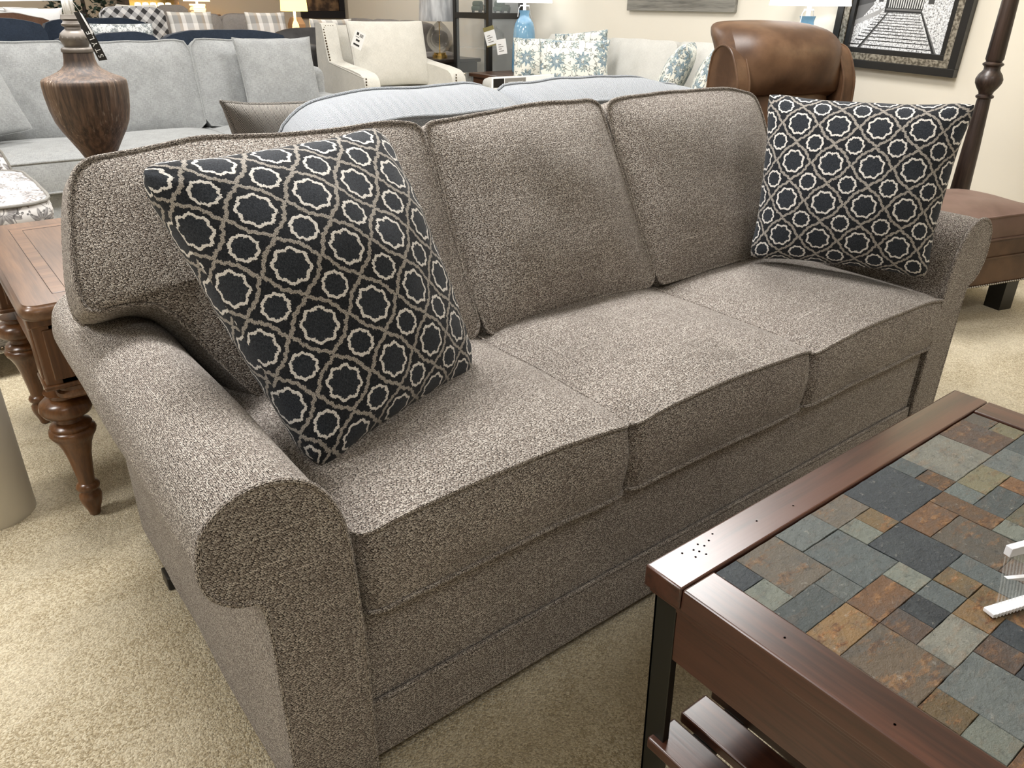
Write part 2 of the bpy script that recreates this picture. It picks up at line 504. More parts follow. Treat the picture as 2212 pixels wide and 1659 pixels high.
M['oak'] = wood('warm_oak', (.075, .033, .013), (.19, .098, .048), 'y', .30, .3)
M['oakx'] = wood('warm_oak_x', (.085, .034, .011), (.20, .10, .046), 'x', .30, .3)
M['oakz'] = wood('warm_oak_turned', (.07, .027, .008), (.19, .082, .03), 'z', .28, .3)
m = Mat('weathered_brown_wood', .55); o = m.coord('Object')
n_ = m.noise(m.vec(o, (90, 90, 5)), 1, 4, .65); n2_ = m.noise(m.vec(o, (220, 220, 9)), 1, 2, .6); n3_ = m.noise(m.vec(o, (9, 9, 3)), 1, 2)
m.color(m.mix(n2_.step(.55, .72)*(n3_.step(.35, .6)), m.ramp((n_*.7+n3_*.3).step(.36, .62), [(0, (.028, .016, .010)), (1, (.125, .075, .045))]), (.34, .28, .22))); m.bump(n2_+n_, .0012, .5); M['urn'] = m.m
M['espresso'] = plain('espresso_paint', (.022, .014, .011), .35)
M['black'] = plain('black_lacquer', (.012, .011, .010), .35)
M['gunmetal'] = plain('gunmetal', (.045, .045, .038), .45, Metallic=.8)
M['pewter'] = plain('aged_pewter', (.145, .125, .105), .38, Metallic=.55)
M['chrome'] = plain('brushed_steel', (.62, .60, .56), .25, Metallic=1.0)
M['brass'] = plain('brass', (.62, .43, .15), .25, Metallic=1.0)
M['bronze'] = plain('antique_bronze', (.10, .072, .045), .35, Metallic=.9)
M['nickel'] = plain('nickel', (.5, .48, .45), .3, Metallic=1.0)
M['card'] = plain('white_card', (.85, .85, .84), .5)
M['cardgrey'] = plain('grey_print', (.22, .21, .19), .5)
M['cardolive'] = plain('olive_print', (.22, .19, .07), .5)
M['ink'] = plain('black_ink', (.02, .02, .02), .5)
M['column'] = plain('cream_laminate', (.66, .62, .53), .5)
M['tan'] = plain('tan_wicker', (.5, .28, .13), .7)
M['plastic'] = plain('white_ribbed_plastic', (.85, .86, .9), .3)
m = Mat('blue_glazed_ceramic', .12); o = m.coord('Object'); g = m.noise(o, 6, 3)
m.color(m.ramp(g.step(.3, .7), [(0, (.10, .26, .42)), (1, (.22, .40, .55))])); m.set('Coat Weight', .5); M['blue'] = m.m
m = Mat('clear_glass', .02); m.set('Transmission Weight', 1.0); m.set('IOR', 1.45); m.set('Alpha', .35); m.color((.9, .93, .93)); M['glass'] = m.m
m = Mat('pane_glass', .02); m.set('Alpha', .16); m.color((.8, .85, .85)); m.set('Specular IOR Level', .8); M['pane'] = m.m
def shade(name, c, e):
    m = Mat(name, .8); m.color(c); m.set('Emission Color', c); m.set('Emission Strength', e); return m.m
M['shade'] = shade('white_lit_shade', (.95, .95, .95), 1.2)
M['shadey'] = shade('warm_lit_shade', (1, .72, .22), 1.6)
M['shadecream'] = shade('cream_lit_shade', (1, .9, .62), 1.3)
m = Mat('wrapped_shade', .25); o = m.coord('Object'); g = m.noise(m.vec(o, (14, 14, 3)), 1, 3); m.color(m.ramp(g.step(.35, .7), [(0, (.42, .44, .47)), (1, (.85, .87, .9))])); m.bump(g, .01, .6); M['wrap'] = m.m
# plaid
def plaid(name):
    m = Mat(name, .9); u, v, _ = m.xyz(m.coord('UV'))
    st = [(0, (.78, .77, .74)), (.2, (.22, .22, .22)), (.42, (.30, .22, .14)), (.55, (.80, .78, .76)), (.72, (.34, .34, .34))]
    a = m.ramp((u/.24).fract(), st, True); b = m.ramp((v/.24+.1).fract(), [(0, (.8, .8, .8)), (.45, (.45, .45, .44)), (.8, (.75, .72, .66))], True)
    m.color(m.mix(.45, a, b)); return m.m
M['plaid'] = plaid('grey_tan_plaid')
def check(name):
    m = Mat(name, .9); u, v, _ = m.xyz(m.coord('UV'))
    a = (u+v)/.115; b = (u-v)/.115
    A = a.fract().lt(.5); B = b.fract().lt(.5)
    m.color(m.mix(A*B, m.mix(A.max(B), (.66, .66, .66), (.36, .36, .37)), (.03, .03, .032))); return m.m
M['check'] = check('black_grey_check')
# wall paint, ceiling, carpet
m = Mat('cream_wall_paint', .85); o = m.coord('Object'); n_ = m.noise(o, 180, 2); m.color((.76, .715, .62)); m.bump(n_, .001, .15); M['wall'] = m.m
m = Mat('tan_wall_paint', .85); o = m.coord('Object'); n_ = m.noise(o, 180, 2); m.color((.60, .50, .38)); m.bump(n_, .001, .15); M['wall2'] = m.m
M['ceil'] = plain('white_ceiling', (.8, .79, .76), .9)
m = Mat('cream_cut_pile_carpet', .95); o = m.coord('Object')
t1 = m.vor(o, 300, 1, '3D'); d1 = X(m.nt, t1.outputs['Distance']); c1 = m.xyz(t1.outputs['Color'])[0]
n1 = m.noise(o, 130, 3, .6); n2 = m.noise(m.vec(o, (1, 1.7, 1)), 2.4, 4, .6); n3 = m.noise(o, 420, 1); n4 = m.noise(o, 28, 2)
t = (c1*.34+n1*.34+n3*.20+n4*.12).step(.27, .73)
cc = m.ramp(t, [(0, (.33, .262, .155)), (.45, (.51, .43, .285)), (1, (.70, .625, .46))])
m.color(m.mix((n2.step(.42, .62))*.55, cc, m.mix(.5, cc, (.84, .76, .59)))); m.bump((1-d1)*.8+n1*.9+n3*.3, .0042, .9); sheen(m, .2); M['carpet'] = m.m
# slate: tone of every stone comes from a colour attribute
m = Mat('natural_slate', .55); at = m.node('ShaderNodeAttribute', attribute_name='stone'); o = m.coord('Object')
off = m.node('ShaderNodeVectorMath', operation='MULTIPLY_ADD'); m.nt.links.new(at.outputs['Color'], off.inputs[0]); off.inputs[1].default_value = (31, 17, 23); m.nt.links.new(o, off.inputs[2])
n1 = m.noise(off.outputs[0], 20, 5, .7); n2 = m.noise(off.outputs[0], 75, 4, .75); n3 = m.noise(m.vec(off.outputs[0], (1, 3, 1)), 22, 4, .7)
cr, cg, cb = m.xyz(at.outputs['Color'])
rust = m.mix(n2.step(.4, .6), (.085, .040, .020), (.24, .125, .050)); base = at.outputs['Color']
c_ = m.mix(n1.step(.46, .66)*.75, base, m.mix(.55, base, (.055, .065, .068)))
al = X(m.nt, at.outputs['Alpha'])
c_ = m.mix(n3.step(.5, .62)*al, c_, rust)
c_ = m.mix(n2.step(.60, .74)*.45, c_, (.34, .33, .29))
m.color(m.mix(n2.step(.42, .30)*.5, c_, (.02, .022, .022))); m.bump(n1*1.0+n2*.8+n3*.5, .0035, 1); m.set('Specular IOR Level', .3); M['slate'] = m.m
M['grout'] = plain('dark_slate_bed', (.02, .018, .015), .8)
# ================================================================== main sofa
SX = (.90, .45, 0)
sofa = thing('sofa', 'brown tweed three-seat sofa with rolled arms and welt cord, large in the foreground', 'sofa', SX)
TW = M['tweed']
LN = sqrt(1.25)
def seatf(a, b, n): return (a-SX[0], b-SX[1], n)
seats = [((.002, .557), (.349, .503)), ((.560, 1.131), (.348, .500)), ((1.134, 1.742), (.346, .490))]
for k, ((a0, a1), (z0, z1)) in enumerate(seats):
    out = fillet([(a0, -.004), (a1, -.004), (a1, .60), (a0, .60)], [.035, .035, .05, .05], 6)
    def sf(a, b, n, a0=a0, a1=a1, z0=z0, z1=z1):
        # corners of the top panel dip a little, front boxing bellies out
        e = min(a-a0, a1-a)
        dip = .012*math.exp(-max(e, 0)/.03)*(1 if n > (z0+z1)/2 else 0)*math.exp(-max(b, 0)/.08)
        arch = .012*(1-((a-(a0+a1)/2)/((a1-a0)/2))**2)*(1 if n > (z0+z1)/2 else .4)*math.exp(-max(b, 0)/.2)
        return (a-SX[0], b-SX[1], n-dip+arch-.004)
    cushion('seat_cushion', out, z0, z1, .030, -.0, sf, TW, sofa, pip=.0042, bulge=.010, step=.014, seed=k*5+1, power=2.6, rows=12)

def lean(y0, z0, s, off):
    L = sqrt(1+s*s)
    return lambda a, b, n: (a-off[0], y0+b*s/L-n/L-off[1], z0+b/L+n*s/L-off[2])
def bz(z): return (z-.5)*LN
bf = lean(.466, .5, .5, SX)
o1 = [(-.075, .932), (.10, .938), (.30, .941), (.47, .950), (.545, .936), (.549, .88), (.548, .74), (.566, .512), (.30, .500), (.05, .505), (.02, .55), (-.025, .614), (-.045, .655), (-.075, .690), (-.12, .700), (-.155, .697), (-.187, .700), (-.190, .74), (-.176, .808), (-.165, .87), (-.150, .905), (-.120, .926)]
r1 = [.03, .05, .05, .05, .035, .05, .05, .05, .05, .05, .03, .03, .03, .03, .03, .03, .02, .03, .03, .03, .02, .02]
o2 = [(.555, .935), (.80, .952), (1.06, .958), (1.092, .945), (1.108, .776), (1.128, .53), (1.10, .512), (.94, .524), (.62, .497), (.577, .502), (.556, .742)]
o3 = [(1.108, .950), (1.37, .962), (1.64, .956), (1.735, .935), (1.75, .89), (1.745, .56), (1.72, .52), (1.47, .52), (1.15, .507), (1.138, .53), (1.125, .75)]
for k, (o, r) in enumerate(((o1, r1), (o2, .03), (o3, .04))):
    out = fillet([(a, bz(z)) for a, z in o], r, 5)
    cushion('back_cushion', out, -.15, 0, .058 if k else .05, .0, bf, TW, sofa, pip=.0042, bulge=.010, step=.014, seed=k*7+2, power=2.3, rows=12, amp=.009)

ARM = [(-.142, .030), (-.141, .337), (-.144, .458), (-.149, .473), (-.160, .479), (-.174, .482), (-.188, .490), (-.201, .503), (-.211, .519), (-.216, .539), (-.217, .555), (-.215, .569), (-.210, .596), (-.202, .611), (-.191, .623), (-.176, .634), (-.158, .641), (-.140, .645), (-.121, .646), (-.105, .643), (-.089, .638), (-.066, .624), (-.048, .601), (-.035, .573), (-.025, .535), (-.019, .453), (-.016, .366), (-.013, .310), (-.013, .197), (-.013, .030)]
def smooth2(P, it=1):
    for _ in range(it):
        Q = []
        for i in range(len(P)-1):
            a, b = P[i], P[i+1]
            Q += [(a[0]*.75+b[0]*.25, a[1]*.75+b[1]*.25), (a[0]*.25+b[0]*.75, a[1]*.25+b[1]*.75)]
        P = [P[0]]+Q+[P[-1]]
    return P
def arm(side):
    prof = smooth2(ARM, 1)
    if side > 0: prof = [(1.722-x, z+max(0, z-.3)*.10) for x, z in prof]
    y0, y1 = (-.022 if side < 0 else .002), .90
    mb = MB(); n = 24; m = len(prof); L = [0]
    for i in range(m): L.append(L[-1]+hypot(prof[(i+1) % m][0]-prof[i][0], prof[(i+1) % m][1]-prof[i][1]))
    rows = []
    for k in range(n+1):
        y = y0+(y1-y0)*k/n; ease = .004*math.exp(-(y-y0)/.02)
        rows.append([(x*1.0+wob((y, z), .003, 5, 3), y, z-ease+wob((y, x*3), .004, 4, 8)*(z > .45)) for x, z in prof])
    mb.grid(rows, lambda i, j: (y0+(y1-y0)*i/n, L[j]), cv=True)
    # back end
    tri = tessellate_polygon([[Vector((p[0], p[1], 0)) for p in prof]])
    for t in tri: mb.face([n*m+k for k in t], [prof[k] for k in t])
    a = wpart(mb, 'arm', TW, sofa, smooth=50)
    f = MB()
    cx = sum(p[0] for p in prof)/m
    b = [(x, y0-.0035, z) for x, z in prof]; f.v = list(b)
    for t in tri: f.face(list(t), [prof[k] for k in t])
    f.v += [(x, y0+.006, z) for x, z in prof]
    for i in range(m):
        j = (i+1) % m; f.face((i, j, m+j, m+i), [(L[i], 0), (L[i+1], 0), (L[i+1], .01), (L[i], .01)])
    fo = wpart(f, 'arm_front', TW, a, smooth=0)
    w = MB(); w.tube([(x, y0-.001, z) for x, z in resample(prof[1:], .008, False)], .0048, 8)
    wpart(w, 'piping', TW, a)
    # wpart put them relative to the sofa Empty; a sits at its origin
    return a
arm(-1); arm(1)
mb = MB(); mb.box((-.010, .012, .030), (1.731, .60, .344), .008)
fr = wpart(mb, 'base_rail', TW, sofa)
mb = MB(); mb.box((-.012, .004, .030), (1.731, .030, .150), .005)
bd = wpart(mb, 'base_border', TW, sofa)
mb = MB(); mb.tube([(x, .006, .154) for x in [(-.010+1.730*k/60) for k in range(61)]], .0042, 8)
wpart(mb, 'piping', TW, bd)
mb = MB(); mb.box((-.125, .66, .030), (1.85, .92, .80), .035)
wpart(mb, 'back_frame', TW, sofa)
for x, y in ((-.150, .66), (1.80, .66), (-.128, .0), (1.80, .0)):
    mb = MB(); mb.box((x, y+.012, 0), (x+.05, y+.062, .034), .004)
    wpart(mb, 'leg', M['black'], sofa)

# patterned pillows
def corners_world(c): return [Vector(p) for p in c]
camp = Vector((-.369, -.8225, 1.172))
def grow(c, f):
    m_ = sum((Vector(q) for q in c), Vector((0, 0, 0)))/4; return [m_+(Vector(q)-m_)*f for q in c]
pc = [(.040, .205, .493), (.450, .36, .497), (.372, .545, .955), (-.090, .44, .945)]
base = (.25, .33, .50)
p = pillow('throw_pillow', [q-Vector(base) for q in [camp+(Vector(q)-camp)*.975 for q in grow(pc, 1.07)]], .22, M['trellis'], None, None, N=48, seed=3, size=(.50, .54), pinch=.08, ear=.03, ex=.5, wr=.008, rc=.22, rim=.009)
p.location = base
tag(p, 'navy patterned throw pillow leaning in the left corner of the brown sofa', 'pillow', 'matching navy lattice pillows')
pc = [(1.525, .475, .512), (1.742, .055, .520), (1.808, .070, .968), (1.604, .55, .962)]
pc = [camp+(Vector(q)-camp)*.975 for q in grow(pc, 1.02)]
base = (1.62, .27, .52)
p = pillow('throw_pillow', [q-Vector(base) for q in pc], .20, M['trellis'], None, None, N=48, seed=11, size=(.52, .47), pinch=.08, ear=.05, ex=.5, wr=.007, rc=.20, rim=.009)
p.location = base
tag(p, 'navy patterned throw pillow standing against the right arm of the brown sofa', 'pillow', 'matching navy lattice pillows')

# ================================================================== coffee table
CT = (.77, -.885, 0)
ct = thing('coffee_table', 'dark cherry coffee table with slate mosaic top and slatted shelf', 'table', CT)
X0, X1, Y1, Y0, ZT = .309, 1.232, -.268, -1.50, .470
def board(name, lo, hi, mat, holes=()):
    mb = MB(); mb.box(lo, hi, .0035)
    for hx, hy in holes:
        mb.lathe([(.0016, ZT+.0004), (.0, ZT+.0004)], (hx, hy), 8, 0, mi=1)
    return wpart(mb, name, [mat, M['ink']], ct)
hol = [(.369, -.283), (.388, -.288), (.403, -.283), (.392, -.295), (.408, -.291), (.423, -.287), (.378, -.300), (.395, -.305), (.44, -.28), (.52, -.30), (.60, -.31)]
board('top_rail', (X0, Y1-.066, .434), (X1, Y1, ZT), M['cherryx'], hol)
board('top_rail', (X0, Y0, .434), (X1, Y0+.066, ZT), M['cherryx'])
board('top_stile', (X0+.0005, Y0+.067, .434), (X0+.066, Y1-.0668, ZT), M['cherry'], [(.345, -.47), (.33, -.62)])
board('top_stile', (X1-.066, Y0+.067, .434), (X1-.0005, Y1-.0668, ZT), M['cherry'])
mb = MB(); mb.box((X0+.006, Y0+.006, .424), (X1-.006, Y1-.006, .4345), .003)
wpart(mb, 'moulding', M['cherry'], ct)
# slate mosaic
ix0, ix1, iy0, iy1 = X0+.068, X1-.068, Y0+.068, Y1-.068
NU, NV = 17, 23; gu, gv = (ix1-ix0)/NU, (iy1-iy0)/NV
pal = [((.115, .13, .125), .1), ((.085, .10, .10), .1), ((.15, .165, .14), .15), ((.135, .075, .040), .7), ((.105, .065, .038), .6), ((.135, .095, .048), .8), ((.095, .066, .050), .4), ((.035, .042, .048), 0), ((.145, .135, .085), .35), ((.19, .12, .055), 1), ((.115, .10, .080), .5), ((.19, .19, .16), .2), ((.10, .118, .112), .3), ((.13, .10, .07), .6)]
rnd = random.Random(23); used = [[0]*NV for _ in range(NU)]; sm = MB(); stones = []
last = -1
for j in range(NV-1, -1, -1):
    for i in range(NU):
        if used[i][j]: continue
        opt = [(2, 2, 4.2), (2, 1, 2.6), (1, 2, 2.6), (1, 1, 4.5), (3, 2, .6), (2, 3, .5)]
        rnd.shuffle(opt); opt.sort(key=lambda q: -rnd.random()**(1/q[2]))
        for w, h, _ in opt+[(1, 1, 1)]:
            if i+w <= NU and j-h+1 >= 0 and not any(used[a][b] for a in range(i, i+w) for b in range(j-h+1, j+1)): break
        for a in range(i, i+w):
            for b in range(j-h+1, j+1): used[a][b] = 1
        k = rnd.randrange(len(pal))
        while k == last: k = rnd.randrange(len(pal))
        last = k; c, rust = pal[k]; f = .68+rnd.random()*.42
        x0, x1 = ix0+i*gu+.0005, ix0+(i+w)*gu-.0003; y1, y0 = iy0+(j+1)*gv-.0003, iy0+(j-h+1)*gv+.0003
        z = .4660+rnd.uniform(-.0005, .0006); n0 = len(sm.f)
        # slightly uneven cleft edges
        per = []
        for (ax, ay), (bx, by) in (((x0, y0), (x1, y0)), ((x1, y0), (x1, y1)), ((x1, y1), (x0, y1)), ((x0, y1), (x0, y0))):
            m_ = max(2, int(hypot(bx-ax, by-ay)/.013))
            for q in range(m_):
                t = q/m_; s_ = rnd.uniform(-.0006, .0002) if q else 0
                nx, ny = (by-ay), -(bx-ax); ln = hypot(nx, ny)
                per.append((ax+(bx-ax)*t+nx/ln*s_, ay+(by-ay)*t+ny/ln*s_))
        tiltx, tilty = rnd.uniform(-.006, .006), rnd.uniform(-.006, .006); cx, cy = (x0+x1)/2, (y0+y1)/2
        zz = lambda p: z+(p[0]-cx)*tiltx+(p[1]-cy)*tilty
        b0 = len(sm.v); m_ = len(per)
        ins = [(cx+(p[0]-cx)*(1-.0010/gu), cy+(p[1]-cy)*(1-.0010/gu)) for p in per]
        sm.v += [(p[0], p[1], .452) for p in per]+[(p[0], p[1], zz(p)-.0006) for p in per]+[(p[0], p[1], zz(p)) for p in ins]
        for q in range(m_):
            r = (q+1) % m_
            sm.face((b0+q, b0+r, b0+m_+r, b0+m_+q)); sm.face((b0+m_+q, b0+m_+r, b0+2*m_+r, b0+2*m_+q))
        sm.face([b0+2*m_+q for q in range(m_)])
        stones += [tuple(q*f for q in c)+(rust,)]*(len(sm.f)-n0)
so = wpart(sm, 'slate_inlay', M['slate'], ct, smooth=0)
ca = so.data.color_attributes.new('stone', 'FLOAT_COLOR', 'CORNER')
for pp, c in zip(so.data.polygons, stones):
    for li in pp.loop_indices: ca.data[li].color = c
mb = MB(); mb.box((ix0-.01, iy0-.01, .44), (ix1+.01, iy1+.01, .4585))
wpart(mb, 'slate_bed', M['grout'], ct, smooth=0)
# aprons
for lo, hi in (((X0+.020, Y0+.05, .318), (X0+.040, Y1-.048, .424)), ((X1-.040, Y0+.05, .318), (X1-.020, Y1-.048, .424))):
    mb = MB(); mb.box(lo, hi, .002); mb.box((lo[0]-.003, lo[1], .408), (hi[0]+.003, hi[1], .424), .002); wpart(mb, 'apron', M['cherry'], ct)
for lo, hi in (((X0+.05, Y1-.040, .318), (X1-.05, Y1-.022, .424)), ((X0+.05, Y0+.022, .318), (X1-.05, Y0+.040, .424))):
    mb = MB(); mb.box(lo, hi, .002); wpart(mb, 'apron', M['cherryx'], ct)
def leg_bar(x, y, sy):
    mb = MB()
    T = lambda a, b, c: (a, b+(1-c/.43)*(-.016 if sy > 0 else .016), c)
    mb.box((x, y, 0), (x+.014, y+.040, .43), .0015, T=T)
    mb.box((x, y+(.034 if sy > 0 else 0), 0), (x+.040 if x < .7 else x+.014, y+(.040 if sy > 0 else .006), .43), .0015, T=T)
    return wpart(mb, 'leg', M['gunmetal'], ct)
leg_bar(X0+.018, Y1-.048, 1); leg_bar(X1-.034, Y1-.048, 1); leg_bar(X0+.018, Y0+.008, -1); leg_bar(X1-.034, Y0+.008, -1)
n_sl = 11; x = X0+.006
for k in range(n_sl):
    a = .3155+k*.078
    mb = MB(); mb.box((a, Y0+.05, .128), (a+.0625, Y1-.036, .150), .004); wpart(mb, 'shelf_slat', M['cherry'], ct)
for y in (Y1-.085, Y0+.085):
    mb = MB(); mb.box((X0+.022, y-.02, .108), (X1-.022, y+.02, .128), .002); wpart(mb, 'shelf_bearer', M['gunmetal'], ct)
# ribbed plastic card holder on the slate
ch = thing('card_holder', 'small white ribbed plastic card holder on the slate table top', 'card holder', (.70, -.635, .4685), radians(-18))
mb = MB(); mb.box((-.11, -.012, 0), (.10, .004, .006), .001)
for k in range(34): mb.box((-.105+k*.006, -.0128, 0), (-.103+k*.006, -.012, .0066))
mb.build('base_strip', M['plastic'], ch)
mb = MB(); mb.quad((-.095, 0, .004), (.10, 0, .004), (.10, .02, .075), (-.075, .02, .075))
for k in range(30): mb.box((-.09+k*.0062, -.0006, .006), (-.0885+k*.0062, .0004, .070), T=lambda a, b, c: (a+c*.12, b+c*.26, c))
g_ = mb.build('ribbed_panel', M['pane'], ch)
mb = MB(); mb.box((-.078, .014, .070), (.10, .024, .084), .001); mb.prism([(-.09, .050), (.0, .015), (.0, .032)], 'y', .0, .006)
mb.build('top_strip', M['plastic'], ch)

# ================================================================== end table, lamp, column
ET = (.04, 1.385, 0)
et = thing('end_table', 'warm oak end table with turned legs behind the left arm of the brown sofa', 'table', ET)
ex0, ex1, ey0, ey1 = -.258, .300, .985, 1.785
def rr(x0, x1, y0, y1, r): return [tuple(p) for p in fillet([(x0, y0), (x1, y0), (x1, y1), (x0, y1)], r, 8)]
def slab(name, lv, mat, T=None):
    mb = MB(); R = [[(x, y, z) for x, y in rr(ex0+d, ex1-d, ey0+d, ey1-d, max(.045-d, .004))] for d, z in lv]
    mb.grid(R, cv=True); n = len(R[0])
    mb.face(range(n)); mb.face([len(mb.v)-n+k for k in range(n)])
    return wpart(mb, name, mat, et, smooth=40)
slab('table_top', [(.014, .552), (.006, .556), (.0, .563), (-.002, .571), (.0, .579), (.005, .585), (.008, .5865), (.010, .590)], M['oak'])
for d0, d1, mt, dz in ((.075, .105, 'oakx', .0006),):
    a, b = rr(ex0+d0, ex1-d0, ey0+d0, ey1-d0, .003), rr(ex0+d1, ex1-d1, ey0+d1, ey1-d1, .003)
    mb = MB(); mb.grid([[(x, y, .5893) for x, y in a], [(x, y, .590+dz) for x, y in a], [(x, y, .590+dz) for x, y in b], [(x, y, .5893) for x, y in b]], cv=True)
    wpart(mb, 'inlay_band', M['oakx'], et, smooth=0)
    w = MB()
    for loop in (a, b): w.tube([(x, y, .5901) for x, y in loop], .0009, 5, closed=True)
    wpart(w, 'inlay_line', M['espresso'], et)
mb = MB(); mb.box((ex0+.045, ey0+.045, .375), (ex1-.045, ey1-.045, .552), .003); wpart(mb, 'apron', M['oakx'], et)
mb = MB(); R = [[(x, y, z) for x, y in rr(ex0+d, ex1-d, ey0+d, ey1-d, .03)] for d, z in ((.045, .350), (.036, .352), (.030, .358), (.032, .366), (.038, .370), (.040, .378), (.046, .382))]
mb.grid(R, cv=True); mb.face(range(len(R[0]))); wpart(mb, 'moulding', M['oak'], et)
prof = [(.010, 0), (.013, .004), (.016, .018), (.024, .040), (.0265, .054), (.025, .064), (.019, .070), (.018, .074), (.026, .079), (.0275, .086), (.024, .093), (.0185, .097), (.019, .105), (.022, .135), (.027, .175), (.034, .205), (.043, .226), (.049, .234), (.052, .243), (.050, .251), (.044, .254), (.046, .262), (.041, .268), (.030, .273), (.028, .281), (.036, .286), (.052, .295), (.058, .308), (.055, .322), (.044, .332), (.030, .336), (.029, .344), (.038, .348), (.040, .352)]
for x, y in ((ex0+.045, ey0+.10), (ex1-.075, ey0+.10), (ex0+.03, ey1-.10), (ex1-.075, ey1-.10)):
    lg = MB(); lg.lathe([(r*1.0, z) for r, z in prof], (x, y), 36)
    lo = wpart(lg, 'leg', M['oakz'], et, smooth=50)
    pb = MB(); s = .050; yy = y-.055 if y < 1.4 else y-.045
    pb.box((x-.030, yy, .378), (x+.062, yy+.095, .546), .005)
    for cx in (0,): 
        pb.box((x-.036, yy-.006, .530), (x+.068, yy+.10, .552), .004); pb.box((x-.036, yy-.006, .378), (x+.068, yy+.10, .390), .004)
    pb.box((x-.012, yy-.004, .400), (x+.044, yy+.004, .522), .003); pb.box((x-.034, yy+.018, .400), (x-.026, yy+.078, .522), .003)
    q = wpart(pb, 'corner_block', M['oakz'], et)

lampx = (.035, 1.40, .590)
LR = .745
lp = thing('table_lamp', 'weathered brown wooden urn lamp with pewter neck on the oak end table', 'lamp', lampx)
mb = MB(); mb.lathe([(r*LR, z) for r, z in [(0, .0), (.085, 0), (.088, .012), (.078, .020), (.050, .030), (.036, .055), (.031, .10), (.033, .15), (.037, .19), (.044, .216), (.060, .240), (.080, .266), (.098, .288), (.112, .311), (.121, .340), (.1265, .372), (.1275, .395), (.1265, .404), (.122, .408), (.113, .4115), (.095, .4165), (.078, .4225), (.061, .430), (.050, .439), (.046, .452), (.0445, .466), (.043, .470)]], seg=64)
mb.build('urn_body', M['urn'], lp, smooth=45)
mb = MB(); mb.lathe([(r*LR, z) for r, z in [(.040, .466), (.047, .468), (.048, .474), (.044, .478), (.036, .480), (.038, .484), (.043, .492), (.044, .500), (.040, .509), (.030, .515), (.024, .518), (.023, .522), (.030, .525), (.031, .529), (.026, .532), (.024, .536), (.030, .540), (.0275, .546), (.027, .549), (0, .549)]], seg=48)
for k in range(14):
    a = 2*pi*k/14; mb.lathe([(.0, 0), (.0035, .001), (.0045, .004), (.003, .008), (0, .009)], (.0405*LR*cos(a), .0405*LR*sin(a)), 8, .494)
mb.build('neck', M['pewter'], lp, smooth=45)
mb = MB(); P = []
for z in (.549, .66):
    P.append([((.0115+.0014*cos(8*t))*cos(t), (.0115+.0014*cos(8*t))*sin(t), z) for t in [2*pi*k/64 for k in range(64)]])
mb.grid(P, cv=True); mb.build('stem', M['chrome'], lp, smooth=60)
mb = MB(); tl = radians(2.0); pts = []
for r, z in ((.205, .575), (.206, .577), (.150, .83), (.149, .828)):
    pts.append([(r*cos(t), r*sin(t), z+.006+r*cos(t)*tl) for t in [2*pi*k/64 for k in range(64)]])
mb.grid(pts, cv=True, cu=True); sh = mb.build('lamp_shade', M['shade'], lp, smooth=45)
mb = MB(); mb.tube([(0, 0, .65), (0, 0, .80)], .005); mb.tube([(-.149, 0, .80), (.149, 0, .80)], .003); mb.build('shade_fitter', M['chrome'], lp)
# swing tag hung from the lamp
tg = thing('swing_tag', 'black hanging tag with white letters tied to the wooden urn lamp', 'tag', (.020, 1.27, 1.146))
A = Vector((.0, 0, 0)); ux = Vector((.0185, 0, .0015)); dn = Vector((.032, .004, -.101))
mb = MB(); th = Vector((0, .0012, 0))
c4 = [A, A+ux, A+ux+dn, A+dn]
mb.poly([tuple(q) for q in c4]); mb.poly([tuple(q+th) for q in c4])
for i in range(4): mb.poly([tuple(c4[i]), tuple(c4[(i+1) % 4]), tuple(c4[(i+1) % 4]+th), tuple(c4[i]+th)])
mb.build('tag_card', M['black'], tg, smooth=0)
e = Vector((0, -.0008, 0)); mb = MB()
S = lambda a, b: tuple(A+ux*a+dn*b+e)
mb.poly([S(.62, .0), S(.80, .05), S(.95, .42), S(.72, .48), S(.62, .10)])
mb.build('sticker', M['card'], tg, smooth=0)
mb = MB(); mb.tube([A+ux*.7+dn*.02, A+ux*.45-dn*.2, A+Vector((.010, .1, .03))], .0005, 5); mb.build('string', M['chrome'], tg)
def text(s_, size, parent, mat, loc, rot, name='lettering', ext=.0004):
    cu = bpy.data.curves.new(name, 'FONT'); cu.body = s_; cu.size = size; cu.extrude = ext; cu.align_x = 'CENTER'; cu.align_y = 'CENTER'
    o = bpy.data.objects.new(name, cu); COL.objects.link(o)
    dg = bpy.context.evaluated_depsgraph_get(); me = bpy.data.meshes.new_from_object(o.evaluated_get(dg)); me.name = name
    bpy.data.objects.remove(o); me.materials.clear(); me.materials.append(mat)
    o = bpy.data.objects.new(name, me); COL.objects.link(o); o.parent = parent; o.location = loc; o.rotation_euler = rot; return o
ang = atan2(-.101, .032)
t_ = text('S T Y L E', .0155, tg, M['card'], tuple(A+ux*.52+dn*.66+e*1.2), (pi/2, 0, 0))
t_.rotation_mode = 'QUATERNION'
t_.rotation_quaternion = (Matrix.Rotation(0, 3, 'Y').to_quaternion() @ Matrix((tuple((-dn).normalized()), (0, 0, 0), (0, 0, 0))).to_quaternion()) if False else Matrix.Rotation(-(ang+pi), 3, 'Y').to_quaternion() @ Matrix.Rotation(pi/2, 3, 'X').to_quaternion()

col_ = MB(); col_.lathe([(.088, 0), (.088, .72), (.084, .728), (0, .728)], (0, 0), 64)
c = col_.build('column', M['column'], None, smooth=40); c.location = (-.412, 1.235, 0)
tag(c, 'cream round column standing on the carpet left of the oak end table', 'column')
